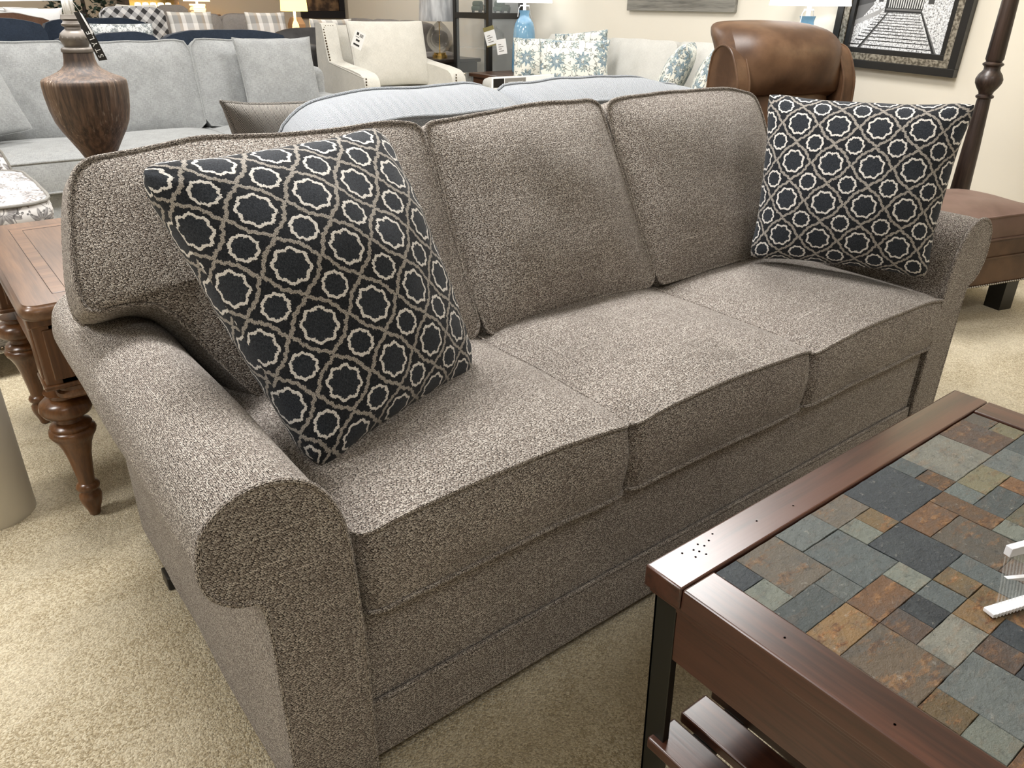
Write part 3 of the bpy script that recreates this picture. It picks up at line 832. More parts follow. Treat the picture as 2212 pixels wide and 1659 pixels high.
# ================================================================== showroom behind
def pcor(c, w, h, yaw=0.0, ln=.2, roll=0.0):
    """corners of a leaning pillow whose lower edge is centred on c; yaw 0 faces -y"""
    R = Matrix.Rotation(yaw, 3, 'Z'); r = R @ Vector((cos(roll), 0, sin(roll))); up = R @ Vector((-sin(roll)*1, sin(ln), cos(ln)*cos(roll)))
    up = up.normalized(); c = Vector(c)
    return [c-r*w/2, c+r*w/2, c+r*w/2+up*h, c-r*w/2+up*h]
def put_pillow(c, w, h, mat, label, group=None, yaw=0.0, ln=.2, roll=0.0, T=.13, seed=1, pip=0, name='throw_pillow', N=20, **k):
    cs = [q-Vector(c) for q in pcor(c, w, h, yaw, ln, roll)]
    o = pillow(name, cs, T, mat, None, None, N=N, seed=seed, size=(w, h), pip=pip, **k); o.location = c
    return tag(o, label, 'pillow', group)

def bgcush(name, parent, lo, hi, mat, crown=.03, pip=.004, r=.05, seed=0, **k):
    """flat cushion; local coordinates"""
    return cushion(name, rect(lo[0], hi[0], lo[1], hi[1], r), lo[2], hi[2], crown, 0, lambda a, b, n: (a, b, n), mat, parent, pip=pip, step=.05, seed=seed, rows=6, **k)
def bgback(name, parent, a0, a1, y, z0, z1, mat, s=.25, th=.15, crown=.05, pip=.004, r=.05, seed=0, arch=0, **k):
    L = sqrt(1+s*s); H = (z1-z0)*L
    pts = [(a0, 0), (a1, 0), (a1, H-arch), ((a0+a1)/2+(a1-a0)*.28, H-arch*.12), ((a0+a1)/2-(a1-a0)*.28, H-arch*.12), (a0, H-arch)] if arch else [(a0, 0), (a1, 0), (a1, H), (a0, H)]
    return cushion(name, fillet(pts, r, 5), -th, 0, crown, .01, lean(y, z0, s, (0, 0, 0)), mat, parent, pip=pip, step=.05, seed=seed, rows=6, **k)
def soft(name, parent, lo, hi, mat, r=.04):
    mb = MB(); mb.box(lo, hi, r); return mb.build(name, mat, parent, smooth=50)

# --- light grey three-seat sofa behind the end table
g = thing('sofa', 'light grey chenille sofa with loose cushions, behind the wooden urn lamp', 'sofa', (1.0, 3.9, 0))
gm = M['grey']
soft('base', g, (-1.62, -.44, .06), (.98, .45, .34), gm, .02)
soft('back_frame', g, (-1.62, .28, .06), (.98, .52, .80), gm, .06)
soft('arm', g, (.80, -.46, .06), (1.02, .50, .645), gm, .07)
soft('arm', g, (-1.80, -.46, .06), (-1.60, .50, .645), gm, .07)
for k, (a, b) in enumerate(((-1.58, -1.15), (-1.14, -.515), (-.505, .13), (.14, .79))):
    bgcush('seat_cushion', g, (a, -.50, .345), (b, .20, .49), gm, .035, .0055, .05, k)
for k, (a, b) in enumerate(((-1.55, -1.14), (-1.13, -.50), (-.495, .115), (.125, .78))):
    bgback('back_cushion', g, a, b, .13, .50, .965, gm, .28, .16, .06, .0055, .05, k+3, amp=.012)
for x in (-1.7, .9):
    mb = MB(); mb.box((x, -.40, 0), (x+.06, -.34, .07)); mb.build('leg', M['black'], g)
put_pillow((1.555, 3.86, .56), .475, .44, gm, 'light grey square pillow at the right end of the grey sofa', 'grey pillows on the grey sofa', ln=.28, T=.15, seed=4, pip=.004, pinch=.06, ear=.06, N=26)
put_pillow((-.06, 3.74, .545), .56, .50, gm, 'light grey pillow leaning at the far left of the grey sofa', 'grey pillows on the grey sofa', yaw=.35, ln=.35, roll=.12, T=.15, seed=8, pip=.004, pinch=.05, N=26)

# --- herringbone loveseat, back to back with the brown sofa
h = thing('loveseat', 'grey blue herringbone loveseat standing back to back with the brown sofa', 'sofa', (1.30, 1.55, 0))
hm = M['herr']
soft('base', h, (-.90, -.40, .05), (.92, .50, .36), hm, .02)
soft('back_frame', h, (-.80, -.48, .05), (.84, -.30, .80), hm, .06)
def loveb(a, b, n): return (a, -.47+.02*b+n, .50+b)
for k, (pts, rr_) in enumerate((([(-.84, 0), (-.115, 0), (-.118, .372), (-.20, .392), (-.58, .395), (-.76, .365), (-.845, .30)], .045), ([(-.11, 0), (.84, 0), (.90, .27), (.80, .345), (.52, .385), (.18, .392), (-.095, .384)], .045))):
    def lb(a, b, n):
        # upper welt of the front face stands a little higher than the rear one
        return (a+n*.10, -.44+n*1.0-.05*b, .50+b+(n-.0)*.22*(1 if b > .2 else 0))
    cushion('back_cushion', fillet(pts, rr_, 6), -.0, .235, .04, .02, lb, hm, h, pip=.0055, step=.03, seed=k+20, rows=7, amp=.010, bulge=.02)
soft('arm', h, (-.965, -.40, .05), (-.82, .48, .60), hm, .06)
soft('arm', h, (.84, -.42, .05), (1.02, .48, .62), hm, .08)
for k, (a, b) in enumerate(((-.81, .0), (.01, .83))): bgcush('seat_cushion', h, (a, -.15, .36), (b, .50, .50), hm, .03, .0055, .05, k+4)
for x in (-.85, .80):
    mb = MB(); mb.box((x, .40, 0), (x+.06, .46, .06)); mb.build('leg', M['black'], h)
hb = Vector((.62, 1.56, .53)); hp = pillow('throw_pillow', [Vector(q)-hb for q in ((.47, 1.53, .55), (.86, 1.66, .54), (.80, 1.60, .90), (.372, 1.45, .925))], .14, M['herrb'], None, None, N=26, seed=6, size=(.44, .40), pip=.005, pinch=.08, ear=.05)
hp.location = hb; tag(hp, 'brown herringbone pillow poking out at the left end of the loveseat', 'pillow')
# literature card standing in front of the pale sofa
sg = thing('sign_board', 'white and grey product card standing between the herringbone loveseat and pale sofa', 'sign', (2.36, 2.6, .60))
mb = MB(); mb.box((-.20, 0, -.05), (.22, .012, .235), .002); mb.build('board', M['card'], sg)
mb = MB(); mb.quad((-.195, -.001, .185), (-.125, -.001, .185), (-.125, -.001, .228), (-.195, -.001, .228)); mb.build('header_block', M['black'], sg, smooth=0)
mb = MB(); mb.quad((-.12, -.001, .190), (.02, -.001, .190), (.02, -.001, .228), (-.12, -.001, .228)); mb.build('header_block', M['cardgrey'], sg, smooth=0)
text('customer sectional', .0125, sg, M['card'], (-.05, -.0025, .208), (pi/2, 0, 0))
mb = MB(); mb.quad((-.18, -.001, .06), (.0, -.001, .06), (.0, -.001, .17), (-.18, -.001, .17)); mb.build('picture_block', M['cardolive'], sg, smooth=0)
mb = MB(); mb.box((-.19, .0, -.60), (-.17, .02, 0)); mb.box((.19, .0, -.60), (.21, .02, 0)); mb.build('stand', M['gunmetal'], sg)

# --- nailhead armchair
def nails(name, parent, pts, r=.006, mat=None, step=.017):
    Q = resample([Vector(p) for p in pts], step, False); mb = MB()
    for q in Q:
        b = bmesh.new(); bmesh.ops.create_icosphere(b, subdivisions=1, radius=r)
        mb.addbm(b, T=lambda x, y, z, q=q: (x+q.x, y+q.y, z+q.z))
    return mb.build(name, mat or M['bronze'], parent, smooth=60)
c = thing('armchair', 'cream linen armchair with dark nailhead trim, beyond the herringbone loveseat', 'armchair', (3.0, 5.1, 0))
cm = M['cream']
mb = MB(); mb.prism([(-.40, .16), (.36, .16), (.44, .99), (.38, 1.01), (.30, .60), (.26, .38), (-.40, .38)], 'x', -.36, .36); mb.build('frame', cm, c)
for s in (-1, 1):
    mb = MB(); x = s*.46
    pr = smooth2([(-.36, .15), (-.38, .58), (-.36, .66), (-.28, .70), (.20, .745), (.235, .77), (.285, .99), (.31, 1.03), (.44, 1.02), (.40, .15)], 1)
    a0, a1 = sorted((x, s*.33)); mb.prism([tuple(p) for p in pr], 'x', a0, a1, n=2)
    ao = mb.build('arm', cm, c, smooth=40)
    xo = x+s*.004
    nails('nailhead_trim', ao, [(s*.355, -.375, .18), (s*.365, -.375, .66)] if s > 0 else [(x+.012, -.368, .18), (x+.012, -.373, .66)], .0075, step=.021)
    nails('nailhead_trim', ao, [(x-s*.012, .215, .76), (x-s*.012, .29, .985), (x-s*.03, .30, 1.005), (s*.36, .30, 1.005)], .0075, step=.021)
    w = MB(); w.tube([(xo-s*.004, -.36, .665), (xo-s*.004, .21, .745)], .004, 6); w.build('piping', cm, ao)
bgcush('seat_cushion', c, (-.34, -.40, .38), (.34, .18, .52), cm, .04, 0, .05, 3)
cs = pcor((0.02, .02, .56), .70, .50, 0, .22)
pillow('back_cushion', cs, .17, cm, c, None, N=24, seed=5, size=(.7, .5), pinch=.03, ear=.05)
for x in (-.36, .32):
    mb = MB(); mb.box((x, -.34, 0), (x+.04, -.30, .17)); mb.build('leg', M['espresso'], c)
pt = thing('price_tag', 'white price tag pinned to the cream nailhead armchair', 'price tag', (2.615, 4.93, .92))
mb = MB(); T = lambda x, y, z: (x*cos(.45)+z*sin(.45), y, -x*sin(.45)+z*cos(.45))
mb.box((-.045, 0, -.062), (.045, .002, .062), T=T); mb.build('card', M['card'], pt, smooth=0)
mb = MB()
for (x0, z0, x1, z1) in ((-.028, .03, -.010, .05), (.0, .026, .03, .030), (.0, .034, .03, .038), (.0, .042, .03, .046), (-.02, -.012, .012, .002), (-.030, -.045, .022, -.032), (-.03, .016, .0, .019)):
    mb.box((x0, -.001, z0), (x1, 0, z1), T=T)
mb.build('print', M['ink'], pt, smooth=0)

# --- pale sofa along the right wall with blue floral pillows
b = thing('sofa', 'pale linen sofa against the right wall with blue floral pillows', 'sofa', (4.22, 3.60, 0), -pi/2)
bm_ = M['cream2']   # local: faces -y, x runs towards the camera end
soft('base', b, (-1.30, -.50, .08), (1.15, .42, .36), bm_, .02)
soft('back_frame', b, (-1.32, .12, .08), (1.17, .40, .90), bm_, .09)
for s in (-1.30, .95): soft('arm', b, (s, -.50, .08), (s+.20, .38, .62), bm_, .06)
for k, (a0, a1) in enumerate(((-1.10, -.37), (-.36, .36), (.37, .94))):
    bgcush('seat_cushion', b, (a0, -.52, .36), (a1, .10, .50), bm_, .03, .004, .05, k)
    bgback('back_cushion', b, a0, a1, .0, .52, .955, bm_, .22, .15, .05, .0, .05, k+2, amp=.008)
for x in (-1.2, 1.05):
    mb = MB(); mb.box((x, -.45, 0), (x+.05, -.40, .09)); mb.build('leg', M['espresso'], b)
bf_ = M['blueflor']; G = 'blue floral pillows on the pale sofa'
put_pillow((3.80, 4.17, .555), .46, .40, bf_, 'blue floral pillow at the left end of the pale sofa, partly covered', G, yaw=-.72, ln=.22, T=.14, seed=1, pip=.003, ear=.05)
put_pillow((4.02, 3.93, .60), .42, .40, bf_, 'blue floral pillow tucked behind the other two at the left of the pale sofa', G, yaw=-1.0, ln=.10, roll=.10, T=.12, seed=2, pip=.003, ear=.05)
put_pillow((3.72, 3.72, .545), .52, .42, bf_, 'blue floral pillow in front of the others at the left of the pale sofa', G, yaw=-.78, ln=.26, T=.15, seed=3, pip=.003, ear=.06)
put_pillow((3.86, 2.98, .56), .44, .44, bf_, 'blue floral pillow turned side on, left of the pair by the tall leather chair', G, yaw=-2.55, ln=.42, T=.16, seed=4, pip=.003, ear=.06)
put_pillow((3.90, 2.70, .56), .46, .44, bf_, 'blue floral pillow turned side on, nearest to the tall leather chair', G, yaw=-2.55, ln=.38, T=.17, seed=5, pip=.003, ear=.06)

# --- blue ceramic lamps on end tables
def blue_lamp(loc, label, dz=0):
    t = thing('table_lamp', label, 'lamp', loc, 0, 'blue ceramic lamps')
    mb = MB(); mb.lathe([(q, z) for q, z in [(.0, 0), (.100, 0), (.108, .010), (.109, .04), (.106, .18), (.100, .30), (.093, .37), (.080, .412), (.062, .440), (.046, .456), (.042, .480), (.047, .503), (.050, .513), (.0, .513)]], seg=40); mb.build('ceramic_body', M['blue'], t, smooth=40)
    mb = MB(); mb.lathe([(.014, .51), (.014, .60), (.0, .60)], seg=16); mb.tube([(-.04, 0, .55), (-.065, .0, .53), (-.075, 0, .46)], .003, 6); mb.box((-.05, -.004, .545), (.05, .004, .555)); mb.build('socket', M['card'], t)
    mb = MB()
    for k in range(14): mb.lathe([(0, -.004), (.004, 0), (0, .004)], (.05+k*.0022, 0), 6, .55-k*.008)
    mb.build('pull_chain', M['nickel'], t)
    P = [[(r*cos(2*pi*k/48), r*sin(2*pi*k/48), z) for k in range(48)] for r, z in ((.245, .572), (.246, .577), (.19, .84), (.188, .838), (.242, .574))]
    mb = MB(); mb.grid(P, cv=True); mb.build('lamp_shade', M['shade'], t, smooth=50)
    return t
blue_lamp((4.36, 5.10, .620), 'blue ceramic table lamp standing left of the floral pillows in front of the black cabinet')
blue_lamp((4.40, 2.28, .620), 'blue ceramic table lamp rising behind the tall leather chair')
def side_table(loc, sx, sy, h, mat, label, name='end_table'):
    t = thing(name, label, 'table', loc)
    mb = MB(); mb.box((-sx/2, -sy/2, h-.035), (sx/2, sy/2, h), .01); mb.build('table_top', mat, t)
    mb = MB(); mb.box((-sx/2+.03, -sy/2+.03, h-.13), (sx/2-.03, sy/2-.03, h-.034), .004); mb.build('apron', mat, t)
    for x in (-1, 1):
        for y in (-1, 1):
            mb = MB(); px, py = x*(sx/2-.05), y*(sy/2-.05); mb.lathe([(.018, 0), (.03, .06), (.02, .10), (.028, h-.24), (.038, h-.18), (.03, h-.12)], (px, py), 16); mb.build('leg', mat, t)
    return t
dark_oak = wood('dark_walnut', (.03, .013, .007), (.12, .055, .03), 'y', .35, .2)
side_table((4.28, 5.13, 0), .72, .44, .620, dark_oak, 'dark walnut end table under the blue lamp by the black cabinet')
side_table((4.40, 2.20, 0), .48, .44, .620, dark_oak, 'dark walnut end table under the blue lamp behind the leather chair')
side_table((4.30, 6.33, 0), .62, .44, .680, M['espresso'], 'espresso end table under the clear glass lamp')
# --- glass lamp in its wrapping
t = thing('table_lamp', 'clear glass gourd lamp with brass foot and plastic wrapped shade', 'lamp', (4.25, 6.33, .680))
mb = MB(); mb.lathe([(.0, 0), (.075, 0), (.075, .03), (.062, .032), (.062, .05), (0, .05)], seg=32); mb.lathe([(.02, .33), (.022, .36), (.0, .36)], seg=16); mb.lathe([(.004, .05), (.004, .34)], seg=8); mb.build('brass_foot', M['brass'], t)
mb = MB(); mb.lathe([(.045, .05), (.085, .075), (.120, .12), (.132, .17), (.126, .215), (.10, .26), (.065, .30), (.035, .325), (.024, .335)], seg=40, caps=False); mb.build('glass_body', M['glass'], t, smooth=60)
P = [[(r*cos(2*pi*k/40), r*sin(2*pi*k/40), z) for k in range(40)] for r, z in ((.195, .34), (.20, .35), (.185, .62), (.18, .62))]
mb = MB(); mb.grid(P, cv=True); mb.build('lamp_shade', M['wrap'], t, smooth=50)

# --- black curio cabinet
k_ = thing('curio_cabinet', 'black glass-fronted curio cabinet left of the blue ceramic lamp', 'cabinet', (4.445, 5.765, 0))
X_, Y_ = .21, .295
for x in (-X_, X_-.045):
    for y in (-Y_, Y_-.045):
        mb = MB(); mb.box((x, y, 0), (x+.045, y+.045, 1.95), .003); mb.build('post', M['black'], k_)
for z0, z1 in ((.06, .16), (1.88, 1.95), (1.055, 1.105)):
    mb = MB(); mb.box((-X_+.002, -Y_+.002, z0), (X_-.002, -Y_+.03, z1)); mb.box((-X_+.002, -Y_+.03, z0), (-X_+.03, Y_-.03, z1)); mb.box((-X_+.002, Y_-.03, z0), (X_-.002, Y_-.002, z1)); mb.build('rail', M['black'], k_)
for z in (.16, .50, .80, 1.10, 1.50):
    mb = MB(); mb.box((-X_+.03, -Y_+.03, z-.006), (X_-.02, Y_-.03, z)); mb.build('shelf', M['pane'] if z != .16 else M['black'], k_)
mb = MB(); mb.quad((-X_+.012, -Y_+.045, .16), (-X_+.012, Y_-.045, .16), (-X_+.012, Y_-.045, 1.88), (-X_+.012, -Y_+.045, 1.88)); dr = mb.build('door', M['pane'], k_, smooth=0)
mb = MB(); mb.box((-X_-.012, -Y_+.055, 1.10), (-X_, -Y_+.062, 1.17), .002); mb.build('handle', M['nickel'], dr)
mb = MB(); mb.quad((-X_+.045, -Y_+.012, .16), (X_-.045, -Y_+.012, .16), (X_-.045, -Y_+.012, 1.88), (-X_+.045, -Y_+.012, 1.88)); mb.build('side_glass', M['pane'], k_, smooth=0)
mb = MB(); mb.box((X_-.012, -Y_+.03, .1), (X_-.002, Y_-.03, 1.9)); mb.build('back_panel', plain('grey_mirror_back', (.42, .43, .42), .2), k_)
grn = plain('dark_green_enamel', (.025, .055, .03), .4)
for (y, x, lab) in ((5.86, 4.42, 'dark green model truck on the cabinet shelf behind the left pane'), (5.62, 4.50, 'dark green model truck on the cabinet shelf behind the right pane')):
    t = thing('model_truck', lab, 'ornament', (x, y, 1.10), .5)
    mb = MB(); mb.box((-.11, -.045, .02), (.11, .045, .06), .012); mb.box((-.10, -.042, .05), (-.01, .042, .105), .02); mb.box((.03, -.04, .055), (.105, .04, .075), .012); mb.build('body', grn, t)
    for a in (-.07, .07):
        for s in (-.045, .035):
            w = MB(); w.prism([(a+.022*cos(2*pi*q/16), .022+.022*sin(2*pi*q/16)) for q in range(16)], 'y', s, s+.01); w.build('wheel', M['black'], t)
jar = MB(); jar.lathe([(0, 0), (.05, .01), (.09, .06), (.085, .12), (.05, .16), (.02, .17), (.012, .19), (0, .19)], seg=24)
j = jar.build('glass_dome', M['glass'], None, smooth=50); j.location = (4.50, 5.72, .80); tag(j, 'clear glass dome on the middle cabinet shelf', 'ornament')
for (y, z, a, w, hh, lab, hd) in ((5.355, .915, .28, .105, .165, 'white tag with olive heading hanging on the black cabinet', 1), (5.185, .835, .16, .095, .125, 'smaller white price tag hanging right of the olive headed tag', 0)):
    t = thing('price_tag', lab, 'price tag', (4.17, y, z), -pi/2+.55)
    T = lambda x, yy, zz, a=a: (x*cos(a)+zz*sin(a)*-1, yy, x*sin(a)+zz*cos(a))
    mb = MB(); mb.box((-w/2, 0, -hh/2), (w/2, .002, hh/2), T=T); mb.build('card', M['card'], t, smooth=0)
    if hd:
        mb = MB(); mb.box((-w/2, -.001, hh/2-.035), (w/2, 0, hh/2), T=T); mb.box((-w/2, -.001, -hh/2), (w/2, 0, -hh/2+.012), T=T); mb.build('heading', M['cardolive'], t, smooth=0)
    mb = MB()
    for q in range(4): mb.box((-w*.3, -.001, -hh*.3+q*.018), (w*(.0 if q % 2 else .2), 0, -hh*.3+q*.018+.006), T=T)
    mb.build('print', M['cardgrey'], t, smooth=0)

# --- leather recliner, ottoman, floor lamp
yw = radians(-15)
r = thing('recliner', 'tall brown leather recliner behind the right end of the brown sofa', 'armchair', (3.36, 1.60, 0), yw)
lm = M['leather']
def roll_(a, b, n):
    return (a, .12+b*.22-n, .50+b)
def headf(a, b, n):
    # bolster bends backwards at the top
    t = max(0, b-.40); y = .02+b*.20+t*t*2.0; z = .515+b-t*t*1.15
    return (a, y-n, z+n*.12)
cushion('headrest', fillet([(-.325, .26), (.325, .26), (.345, .50), (.320, .600), (.22, .675), (.05, .70), (-.10, .700), (-.25, .675), (-.325, .60), (-.345, .48)], .06, 6), -.13, .04, .075, 0, headf, lm, r, pip=0, step=.03, rows=10, bulge=.03, amp=.008, power=3.4)
bgback('back_cushion', r, -.28, .28, .02, .50, .80, lm, .20, .14, .06, 0, .06)
for s in (-1, 1):
    def wingf(a, b, n, s=s): return (s*(.325+n), a, b)
    mb = MB(); pr = smooth2([(.02, .30), (-.02, .80), (.03, .92), (.09, 1.00), (.18, 1.01), (.25, .93), (.22, .30)], 3)
    a0, a1 = sorted((s*.305, s*.378)); 
    mb.prism([tuple(p) for p in pr], 'x', a0, a1); w_ = mb.build('wing', lm, r, smooth=40)
    for x in (s*.305, s*.378):
        w = MB(); w.tube([(x, p[0], p[1]) for p in pr[1:-1]], .006, 8); w.build('piping', lm, w_)
    pr = [(.0, .10)]+[(s*(.10+.065*cos(t)), .555+.065*sin(t)) for t in [pi-.6-(pi*1.25)*q/16 for q in range(17)]]+[(s*.10, .10)]
    pr = [(s*.31+p[0], p[1]) for p in pr]
    mb = MB(); mb.prism(pr, 'y', -.60, .30); ao = mb.build('arm', lm, r, smooth=40)
    nails('nailhead_trim', ao, [(p[0], -.603, p[1]) for p in pr[1:]], .005, M['nickel'], .016)
bgcush('seat_cushion', r, (-.30, -.56, .30), (.28, .10, .46), lm, .04, .005, .05, 2)
soft('base', r, (-.31, -.54, .08), (.30, .34, .31), lm, .03)
soft('outside_back', r, (-.33, .18, .10), (.33, .30, 1.02), lm, .05)
for x in (-.33, .28):
    for y in (-.38, .22):
        mb = MB(); mb.box((x, y, 0), (x+.05, y+.05, .10)); mb.build('leg', M['espresso'], r)
e1 = Vector((cos(radians(-15)), sin(radians(-15)), 0)); e2 = Vector((sin(radians(15)), cos(radians(15)), 0))
oc = Vector((3.46, .73, 0))-e1*.30-e2*.215
o = thing('ottoman', 'brown leather ottoman with nailhead trim beside the right arm of the brown sofa', 'ottoman', tuple(oc), yw)
bgcush('top_cushion', o, (-.30, -.22, .34), (.30, .22, .435), M['leather2'], .04, .005, .06, 1)
mb = MB(); mb.box((-.295, -.215, .13), (.295, .215, .345), .02); mb.build('body', lm, o)
nails('nailhead_trim', o, [(-.298, .216, .142), (-.298, -.218, .142), (.298, -.218, .142), (.298, .216, .142)], .0055, M['nickel'], .0135)
w = MB(); w.tube([(x, -.219, .26) for x in (-.29, 0, .29)], .004, 6); w.build('piping', lm, o)
for x in (-.28, .20):
    for y in (-.20, .13):
        mb = MB(); mb.prism([(x, y), (x+.075, y), (x+.075, y+.075), (x, y+.075)], 'z', 0, .135); mb.build('leg', M['black'], o)
f = thing('floor_lamp', 'dark turned wood floor lamp post near the wall at the right edge', 'lamp', (3.893, .905, 0))
dk = wood('dark_turned_wood', (.016, .010, .008), (.060, .036, .027), 'z', .4, .1)
mb = MB(); mb.lathe([(.15, 0), (.155, .015), (.14, .03), (.06, .045), (.04, .06)], seg=40); mb.build('base', dk, f, smooth=50)
mb = MB(); mb.lathe([(.040, .055), (.046, .30), (.040, .55), (.031, .775), (.030, .79), (.040, .797), (.040, .805), (.030, .812), (.034, .824), (.046, .840), (.058, .862), (.060, .880), (.052, .900), (.040, .915), (.036, .922), (.036, .935), (.046, .944), (.046, .950), (.034, .958), (.040, .97), (.036, 1.2), (.030, 1.5), (.018, 1.56), (.0, 1.56)], seg=36); mb.build('post', dk, f, smooth=40)
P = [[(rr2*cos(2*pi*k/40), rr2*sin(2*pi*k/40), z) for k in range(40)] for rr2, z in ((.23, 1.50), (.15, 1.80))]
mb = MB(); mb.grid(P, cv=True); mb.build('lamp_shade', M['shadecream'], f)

# --- framed pictures on the right wall
pf = wood('grey_driftwood', (.09, .085, .075), (.26, .25, .22), 'y', .6)
p1_ = thing('framed_picture', 'grey driftwood framed picture hanging above the pale sofa', 'picture', (4.70, 3.60, 1.50))
mb = MB(); 
for lo, hi in (((-.035, -.54, -.355), (0, .54, -.275)), ((-.035, -.54, .275), (0, .54, .355)), ((-.035, -.54, -.275), (0, -.46, .275)), ((-.035, .46, -.275), (0, .54, .275))): mb.box(lo, hi, .004)
mb.build('frame', pf, p1_)
mb = MB(); mb.box((-.012, -.46, -.275), (-.004, .46, .275)); mb.build('print', plain('dark_print', (.05, .05, .05), .6), p1_, smooth=0)
p2_ = thing('framed_picture', 'black and silver framed black-and-white photograph of railway tracks on the right wall', 'picture', (4.70, 1.83, .835))
p2_.rotation_euler = (radians(2.0), 0, 0)
W2, H2 = .415, 1.05
def ring(d0, d1, x0, x1, mat, nm):
    mb = MB()
    for lo, hi in (((x0, -W2+d0, d0), (x1, W2-d0, d1)), ((x0, -W2+d0, H2-d1), (x1, W2-d0, H2-d0)), ((x0, -W2+d0, d1), (x1, -W2+d1, H2-d1)), ((x0, W2-d1, d1), (x1, W2-d0, H2-d1))): mb.box(lo, hi, .002)
    return mb.build(nm, mat, p2_)
m = Mat('hammered_silver', .4, Metallic=.6); g_ = m.noise(m.coord('Object'), 60, 3); m.color(m.ramp(g_.step(.35, .65), [(0, (.12, .105, .08)), (1, (.42, .38, .31))])); sil = m.m
ring(0, .045, -.055, 0, M['black'], 'outer_frame'); ring(.045, .085, -.048, 0, sil, 'silver_band'); ring(.085, .115, -.04, 0, M['black'], 'inner_frame')
m = Mat('gravel_print', .5); g_ = m.noise(m.coord('Object'), 95, 4, .8); m.color(m.ramp(g_, [(.36, (.03, .03, .03)), (.47, (.55, .56, .58)), (.58, (.88, .89, .90))])); grav = m.m
grays = [plain('print_tone', (v, v, v), .5) for v in (.015, .05, .14, .35, .62)]
x = -.012; mb = MB()
q = lambda pts, mi, dx=0: mb.poly([(x-dx, -a, b) for a, b in pts], mi)   # a: to the right in the picture
aw = W2-.115; q([(-aw, .115), (aw, .115), (aw, H2-.115), (-aw, H2-.115)], 0)
zt = .33; q([(-aw, zt-.10), (-.20, zt+.03), (-.20, H2-.115), (-aw, H2-.115)], 3, .0004); q([(-aw, zt+.02), (-.19, zt+.05), (-.19, zt+.20), (-aw, zt+.20)], 2, .0006)
q([(-aw, .24), (-.15, zt-.02), (-.12, zt+.02), (-aw, .27)], 4, .0007)
for i in range(12):       # sleepers
    f_ = (i/11.)**.8; zz = .130+f_*(zt-.140); wl = .30-.17*f_; cx = .00+.0*f_
    q([(cx-wl, zz), (cx+wl*.75, zz), (cx+wl*.75, zz+.005*(1-f_*.6)), (cx-wl, zz+.006*(1-f_*.5))], 1, .0008)
def railq(b0, b1, w0, w1):
    q([(b0-w0, .115), (b0+w0*.2, .115), (b1+w1*.2, zt), (b1-w1, zt)], 1, .0011); q([(b0+w0*.2, .115), (b0+w0, .115), (b1+w1, zt), (b1+w1*.2, zt)], 3, .0012)
railq(-.235, -.09, .012, .005); railq(.25, .115, .014, .006)
q([(-.12, zt-.005), (.115, zt-.005), (.115, H2-.115), (-.12, H2-.115)], 1, .0013); q([(-.10, zt+.17), (.10, zt+.17), (.10, H2-.18), (-.10, H2-.18)], 2, .0015)
for i in range(15):       # slatted front of the engine
    a = -.10+i*.0145; q([(a, zt+.02), (a+.007, zt+.02), (a+.008-.002*(7-i)*.3, zt+.13), (a-.002*(7-i)*.3, zt+.13)], 5, .0016)
q([(-.11, zt+.005), (.11, zt+.005), (.11, zt+.016), (-.11, zt+.016)], 3, .0017)
q([(.14, zt+.05), (.175, zt+.05), (.175, zt+.19), (.14, zt+.19)], 2, .0016); q([(-.17, zt+.05), (-.14, zt+.05), (-.14, zt+.24), (-.17, zt+.24)], 2, .0016)
mb.build('print', [grav]+grays, p2_, smooth=0, recalc=False)

# --- floral chair at the left edge
fc = thing('armchair', 'grey leaf print armchair with nailheads behind the oak end table at the left edge', 'armchair', (-.45, 2.45, 0))
fm = M['greyflor']
bgcush('seat_cushion', fc, (-.46, -.36, .50), (.44, .30, .575), fm, .035, .006, .10, 2, pipmat=M['cardgrey'])
mb = MB(); R = []
for z, d in ((.09, .02), (.12, .0), (.30, .0), (.44, .005), (.50, .012)):
    R.append([(x, y, z) for x, y in rect(-.46+d, .44-d, -.36+d, .38-d, .12)])
mb.grid(R, cv=True); mb.face(range(len(R[0]))); mb.build('base', fm, fc, smooth=50)
nails('nailhead_trim', fc, [(p.x*1.004, p.y*1.004, .115) for p in resample(rect(-.46, .44, -.36, .38, .12), .05)], .008, M['bronze'], .02)
cushion('back', fillet([(-.46, 0), (.42, 0), (.40, .12), (.36, .20), (.20, .27), (-.40, .30), (-.46, .26)], .05, 5), -.12, 0, .02, .02, lambda a, b, n: (a, .30-n+.1*b, .50+b), fm, fc, pip=.005, step=.04, rows=5, pipmat=M['cardgrey'])
for x in (-.38, .30):
    for y in (-.28, .26):
        mb = MB(); mb.lathe([(.012, 0), (.02, .06), (.024, .10)], (x, y), 16); mb.build('leg', M['espresso'], fc)

# --- navy sofas further back
nv = M['navy']
n1_ = thing('sofa', 'navy blue sofa seen from behind, directly beyond the light grey sofa', 'sofa', (1.0, 5.3, 0))
soft('base', n1_, (-1.3, -.20, .05), (1.22, .45, .42), nv, .03)
for k, (a0, a1, z1) in enumerate(((-1.25, -.44, 1.068), (-.425, -.235, .955), (-.22, .235, .985), (.25, 1.12, .992))):
    bgback('back_cushion', n1_, a0, a1, -.24, .40, z1, nv, .10, .16, .03, 0, .05, k, arch=.042)
soft('arm', n1_, (1.12, -.30, .05), (1.30, .45, .62), nv, .06)
n2_ = thing('sofa', 'second navy blue sofa, facing forward behind the sprig print pillow', 'sofa', (1.0, 6.05, 0))
soft('base', n2_, (-.32, -.20, .05), (.6, .4, .42), nv, .03)
for k, (a0, a1) in enumerate(((-.30, .44),)):
    bgback('back_cushion', n2_, a0, a1, .0, .42, 1.052, nv, .12, .16, .03, 0, .05, k, arch=.04)
